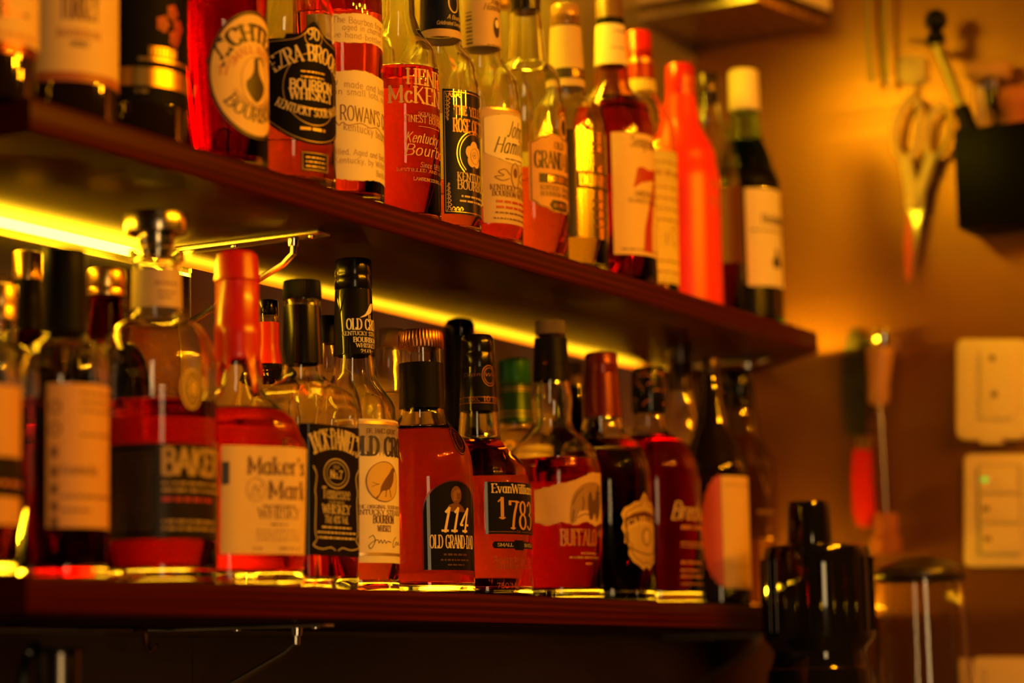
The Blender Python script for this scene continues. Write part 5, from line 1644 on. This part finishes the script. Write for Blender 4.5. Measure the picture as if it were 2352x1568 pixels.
# tongs hanging from above the frame
t = root('tongs', W(2015, 90, .02), 'thin steel tongs hanging on the wall beside the stick-on hook', 'tongs')
wtube('arm', [(1994, -60), (1994, 60), (1998, 140), (2003, 186)], .022, 5.5, M_DSTEEL, t)
wtube('arm', [(2034, -60), (2033, 60), (2034, 130), (2036, 186)], .022, 5.5, M_DSTEEL, t)
ellipsoid('tip', W(2036, 186, .022), .0042, M_CHROME, t)
ellipsoid('tip', W(2003, 186, .022), .0036, M_DSTEEL, t)
wtube('bow', [(1994, -60), (2000, -74), (2014, -80), (2028, -74), (2034, -60)], .022, 5.5, M_DSTEEL, t)
t2 = wtube('wall_peg', [(2014, -72), (2014, -71)], .0, 4, M_STEEL, None, curve=False)
bpy.data.objects.remove(t2)
pg = W(2014, -84)
v, f = tube([Vector((XW - .0005, pg.y, pg.z)), Vector((XW - .030, pg.y, pg.z)), Vector((XW - .033, pg.y, pg.z + .006))], .003, 10)
tag(mesh_obj('wall_peg', v, f, M_STEEL), 'small steel wall peg from which the thin tongs hang', 'peg')

# caddy and what stands in it
M_CADDY = P('caddy_black', (.002, .0016, .0012), .4, 0, .1, spec=.03)
t = root('tool_caddy', W(2290, 420, .04), 'black open topped tool caddy fixed to the steel wall beside the scissors', 'caddy')
pa, pb = W(2191, 300, .075), W(2191, 526, .075)
y1, z1, z0 = pa.y, pa.z, pb.z
y0 = y1 - .125
xf, xb = XW - .078, XW - .0008
boxo('back_panel', (xb - .003, xb, y0, y1, z0, z1 + .004), M_CADDY, t, .0006)
boxo('front_panel', (xf, xf + .003, y0, y1, z0, z1), M_CADDY, t, .0006)
boxo('side_panel', (xf + .003, xb - .003, y1 - .003, y1, z0, z1), M_CADDY, t, .0006)
boxo('side_panel', (xf + .003, xb - .003, y0, y0 + .003, z0, z1), M_CADDY, t, .0006)
boxo('base_panel', (xf + .003, xb - .003, y0 + .003, y1 - .003, z0, z0 + .003), M_CADDY, t, .0006)
zin = z0 + .0035
def cyl(name, A, B, rows, m, parent, N=24):
    A, B = Vector(A), Vector(B)
    ax = (B - A)
    L = ax.length
    ax.normalize()
    s1 = ax.orthogonal().normalized()
    s2 = ax.cross(s1)
    v, f = [], []
    for u, h in rows:
        for i in range(N):
            q = 2 * pi * i / N
            v.append(A + ax * (L * u) + (s1 * cos(q) + s2 * sin(q)) * h)
    n = len(rows)
    for i in range(n - 1):
        for q in range(N):
            f.append((i * N + q, i * N + (q + 1) % N, (i + 1) * N + (q + 1) % N, (i + 1) * N + q))
    f.append(tuple(range(N - 1, -1, -1)))
    f.append(tuple((n - 1) * N + q for q in range(N)))
    return mesh_obj(name, v, f, m, parent, sharp=40)
d_ = .056
ball = W(2150, 47, d_)
low = W(2236, 300, d_)
ax = (low - ball).normalized()
end = ball + ax * ((ball.z - zin) / -ax.z * 1.0 - .004)
if end.y < y0 + .022: end.y = y0 + .022
t = root('bar_stirrer', end, 'steel rod with a black ball tip leaning out of the tool caddy', 'bar tool')
ellipsoid('ball_tip', ball, .0155, M_BLACKM, t)
P2 = lambda px, py: W(px, py, d_)
cyl('neck_collar', P2(2146, 74), P2(2152, 104), [(0, .008), (.2, .012), (.8, .013), (1, .010)], M_BLACKM, t)
cyl('rod', P2(2152, 104), P2(2208, 246), [(0, .0075), (.5, .0072), (1, .0068)], P('rod_steel', (.30, .25, .18), .4, 1., .05), t)
cyl('grip', P2(2208, 246), end, [(0, .0105), (.05, .0115), (.9, .011), (1, .009)], M_BLACKM, t)
cyl('side_button', P2(2140, 102), P2(2090, 93), [(0, .006), (.7, .004), (.8, .0045), (1, .004)], P('button_brown', (.20, .08, .03), .4), t)
def corkscrew(label, px0, px1, py, hw, stem_px, d, m, ang=0.):
    A, B = W(px0, py, d), W(px1, py + ang, d)
    S = W(stem_px, py + hw, d)
    t = root('corkscrew', (S.x, S.y, zin), label, 'corkscrew', 'cork handled tools in the caddy')
    r_ = hw * proj(A)[2] / FPX
    cyl('cork_handle', A, B, [(0, r_ * .9), (.03, r_), (.97, r_), (1, r_ * .9)], m, t)
    cyl('stem', S, (S.x, S.y, S.z - .035), [(0, .011), (.15, .0095), (1, .009)], M_BLACK, t)
    for i in (-1, 0, 1):
        cyl('tick', (S.x - .0095, S.y + i * .0085, S.z - .001), (S.x - .0095, S.y + i * .0085, S.z - .014), [(0, .002), (.6, .0022), (1, .0008)], M_CHROME, t, 8)
    q = [Vector((S.x + .005 * cos(a * 1.1), S.y + .005 * sin(a * 1.1), S.z - .035 - (S.z - .035 - zin - .002) * a / 40)) for a in range(41)]
    v, f = tube(q, .0018, 6)
    mesh_obj('worm', v, f, M_STEEL, t)
    return t
corkscrew('corkscrew with a wine cork handle and black stem in the tool caddy', 2224, 2317, 160, 21, 2276, .022, M_CORK, 3)
c0 = W(2335, 200, .035)
t = root('cork_stopper', (c0.x, c0.y, zin), 'red brown bulbous cork stopper in the tool caddy beside the corkscrew', 'stopper', 'cork handled tools in the caddy')
cyl('cork_head', c0, W(2335, 292, .035), [(0, .012), (.06, .021), (.3, .0235), (.5, .021), (.62, .0165), (.95, .0165), (1, .015)], P('red_cork', (.30, .075, .025), .7, 0, .25, 200, bump=.3), t)
cyl('stem', W(2335, 292, .035), (c0.x, c0.y, zin + .001), [(0, .010), (1, .008)], M_BLACK, t)
c1 = W(2250, 198, .025)
o = boxo('folded_card', (c1.x - .0015, c1.x + .0015, c1.y - .007, c1.y + .007, zin, c1.z), M_TAN, None, .0004)
tag(o, 'narrow tan card standing between the cork handle and the rod in the caddy', 'card')

# extractor hood in the corner of the ceiling
A = W(1905, 62, .002)
zh = A.z
Cc = at_z(1738, 2, zh)
e = Cc - A
Bc = Vector((A.x, DB + .026, zh))
Dc = Vector((Bc.x + e.x, Bc.y + min(e.y, 0) * 0, zh))
t = root('range_hood', A, 'stainless extractor hood high in the corner above the bottles', 'hood')
zt2 = zh + .42
poly = [A, Bc, Dc, Cc]
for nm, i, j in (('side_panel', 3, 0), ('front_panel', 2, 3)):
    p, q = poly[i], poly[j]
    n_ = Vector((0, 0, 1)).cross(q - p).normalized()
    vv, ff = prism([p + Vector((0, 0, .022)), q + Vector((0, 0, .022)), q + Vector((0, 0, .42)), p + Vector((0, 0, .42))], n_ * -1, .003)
    mesh_obj(nm, vv, ff, P('hood_lit_cream', (.62, .50, .32), .45, 0, .03), t, smooth=False)  # cream of the lit hood sides put into their colour
vv, ff = prism(poly, (0, 0, 1), .018)
o = mesh_obj('bottom_tray', vv, ff, brushed('hood_steel', (.42, .36, .30), .28, stretch=(2, 60, 2)), t, smooth=False)
bm = bmesh.new(); bm.from_mesh(o.data); bmesh.ops.recalc_face_normals(bm, faces=bm.faces[:]); bm.to_mesh(o.data); bm.free()
bevel_mesh(o, .002)

# ================================================================ right foreground: juicer and jug
def prow(cx, cy, Y, rows):
    """picture rows (y, half width) about the upright axis seen at cx, cy on plane Y"""
    p = at_y(cx, cy, Y)
    s = FPX / proj(p)[2]
    y0 = proj((p.x, p.y, ZWT))[1]
    y1 = proj((p.x, p.y, ZWT + .3))[1]
    return (p.x, p.y, ZWT), [(.3 * (y - y0) / (y1 - y0), h / s) for y, h in rows], s, (lambda z: y0 + (y1 - y0) * z / .3)
JY = D - .105
base, rows, s, yz = prow(1878, 1350, JY, [(1560, 118), (1500, 104), (1488, 108), (1470, 122), (1462, 127), (1300, 126.5), (1268, 126), (1252, 122), (1246, 108), (1244, 70)])
t = root('juicer', base, 'glossy black juicer with a cylindrical lid, before the clear glass jug', 'juicer')
zb0 = rows[0][0]
v, f = lathe(base, [(0.0005, .075), (.004, .078), (.03, .078), (.06, .072), (zb0 - .03, .066), (zb0 + .012, rows[0][1])], 56)
mesh_obj('motor_base', v, f, M_GLOSSB, t)
v, f = lathe(base, [(zb0 + .0125, rows[0][1] * .96)] + rows[1:], 72)
mesh_obj('bowl', v, f, M_GLOSSB, t)
R_ = rows[5][1]
for i in range(28):
    a = 2 * pi * i / 28
    c = Vector((base[0] + (R_ + .0004) * cos(a), base[1] + (R_ + .0004) * sin(a), base[2]))
    v, f = tube([c + Vector((0, 0, rows[4][0] + .006)), c + Vector((0, 0, rows[6][0] - .004))], .0016, 6)
    mesh_obj('rib', v, f, M_GLOSSB, t)
b2, r2, _, _ = prow(1858, 1200, JY, [(1249, 58), (1243, 58), (1240, 53), (1160, 51.5), (1146, 49), (1142, 44)])
v, f = lathe(b2, r2, 48)
mesh_obj('lid', v, f, M_GLOSSB, t)

base, rows, s, yz = prow(2112, 1330, D - .16, [(1900, 100), (1568, 110), (1325, 102)])
t = root('glass_jug', base, 'clear glass blender jug with a dark domed lid behind the juicer', 'blender jug')
out = [(.06, rows[0][1] * 1.0), (rows[1][0], rows[1][1]), (rows[2][0], rows[2][1])]
ww = .0035
inn = [(z, r - ww) for z, r in reversed(out)]
inn[-1] = (.066, inn[-1][1])
N = 56
def ringmesh(base, prof, N=56):
    v, f = [], []
    for z, r in prof:
        for q in range(N):
            a = 2 * pi * q / N
            v.append((base[0] + r * cos(a), base[1] + r * sin(a), base[2] + z))
    n = len(prof)
    for i in range(n):
        j = (i + 1) % n
        for q in range(N):
            f.append((i * N + q, i * N + (q + 1) % N, j * N + (q + 1) % N, j * N + q))
    return v, f
v, f = ringmesh(base, [(.062, .004)] + out + inn + [(.066, .004)], N)
mesh_obj('glass_body', v, f, glass('jug_glass', (.96, .94, .9)), t, sharp=60)
b2, r2, _, _ = prow(2112, 1300, D - .16, [(1332, 98), (1322, 104), (1312, 104), (1300, 98), (1285, 70), (1276, 40), (1272, 12)])
v, f = lathe(b2, r2, 56)
mesh_obj('lid', v, f, P('smoked_lid', (.03, .018, .012), .3), t)
v, f = lathe(base, [(.0005, .056), (.004, .06), (.05, .05), (.0615, .049)], 48)
mesh_obj('foot', v, f, M_BLACK, t)
hz = [Vector((base[0] - .02, base[1] - .05, base[2] + rows[2][0] - .03)), Vector((base[0] - .05, base[1] - .085, base[2] + rows[2][0] - .05)), Vector((base[0] - .05, base[1] - .085, base[2] + rows[2][0] - .13)), Vector((base[0] - .02, base[1] - .05, base[2] + rows[2][0] - .17))]

# ================================================================ below the lower shelf
base, rows, s, yz = prow(136, 1520, D + .07, [(1600, 50), (1568, 52), (1500, 54), (1490, 53), (1486, 50)])
t = root('metal_jug', base, 'dark steel jug with a curved black handle beneath the lower shelf', 'jug')
v, f = lathe(base, [(.0005, .026), (.003, .028)] + [(z, r) for z, r in rows], 48)
mesh_obj('jug_body', v, f, P('jug_steel', (.16, .14, .12), .22, 1., .1), t)
h0 = at_y(96, 1494, D + .07)
q = [Vector((base[0], base[1], 0)) + Vector((dx * -.5, dx * .87, z)) for dx, z in ((0, 0),)]
q = spline([at_y(88, 1500, D + .075), at_y(80, 1482, D + .08), at_y(66, 1500, D + .085), at_y(56, 1540, D + .085), at_y(52, 1600, D + .085), at_y(70, 1680, D + .08), at_y(90, 1700, D + .075)], 6)
v, f = tube(q, .0042, 10)
mesh_obj('handle', v, f, M_BLACK, t)
g = P2 = None
hk = at_y(316, 1446, DB - .004)
v, f = tube(spline([Vector((hk.x, DB - .0006, hk.z)), Vector((hk.x, DB - .012, hk.z)), Vector((hk.x + .001, DB - .014, hk.z - .012)), Vector((hk.x + .001, DB - .019, hk.z - .020)), Vector((hk.x + .001, DB - .026, hk.z - .014))], 5), .002, 8)
tag(mesh_obj('screw_hook', v, f, M_COPPER), 'small copper coloured screw hook on the dark panel under the lower shelf', 'hook')
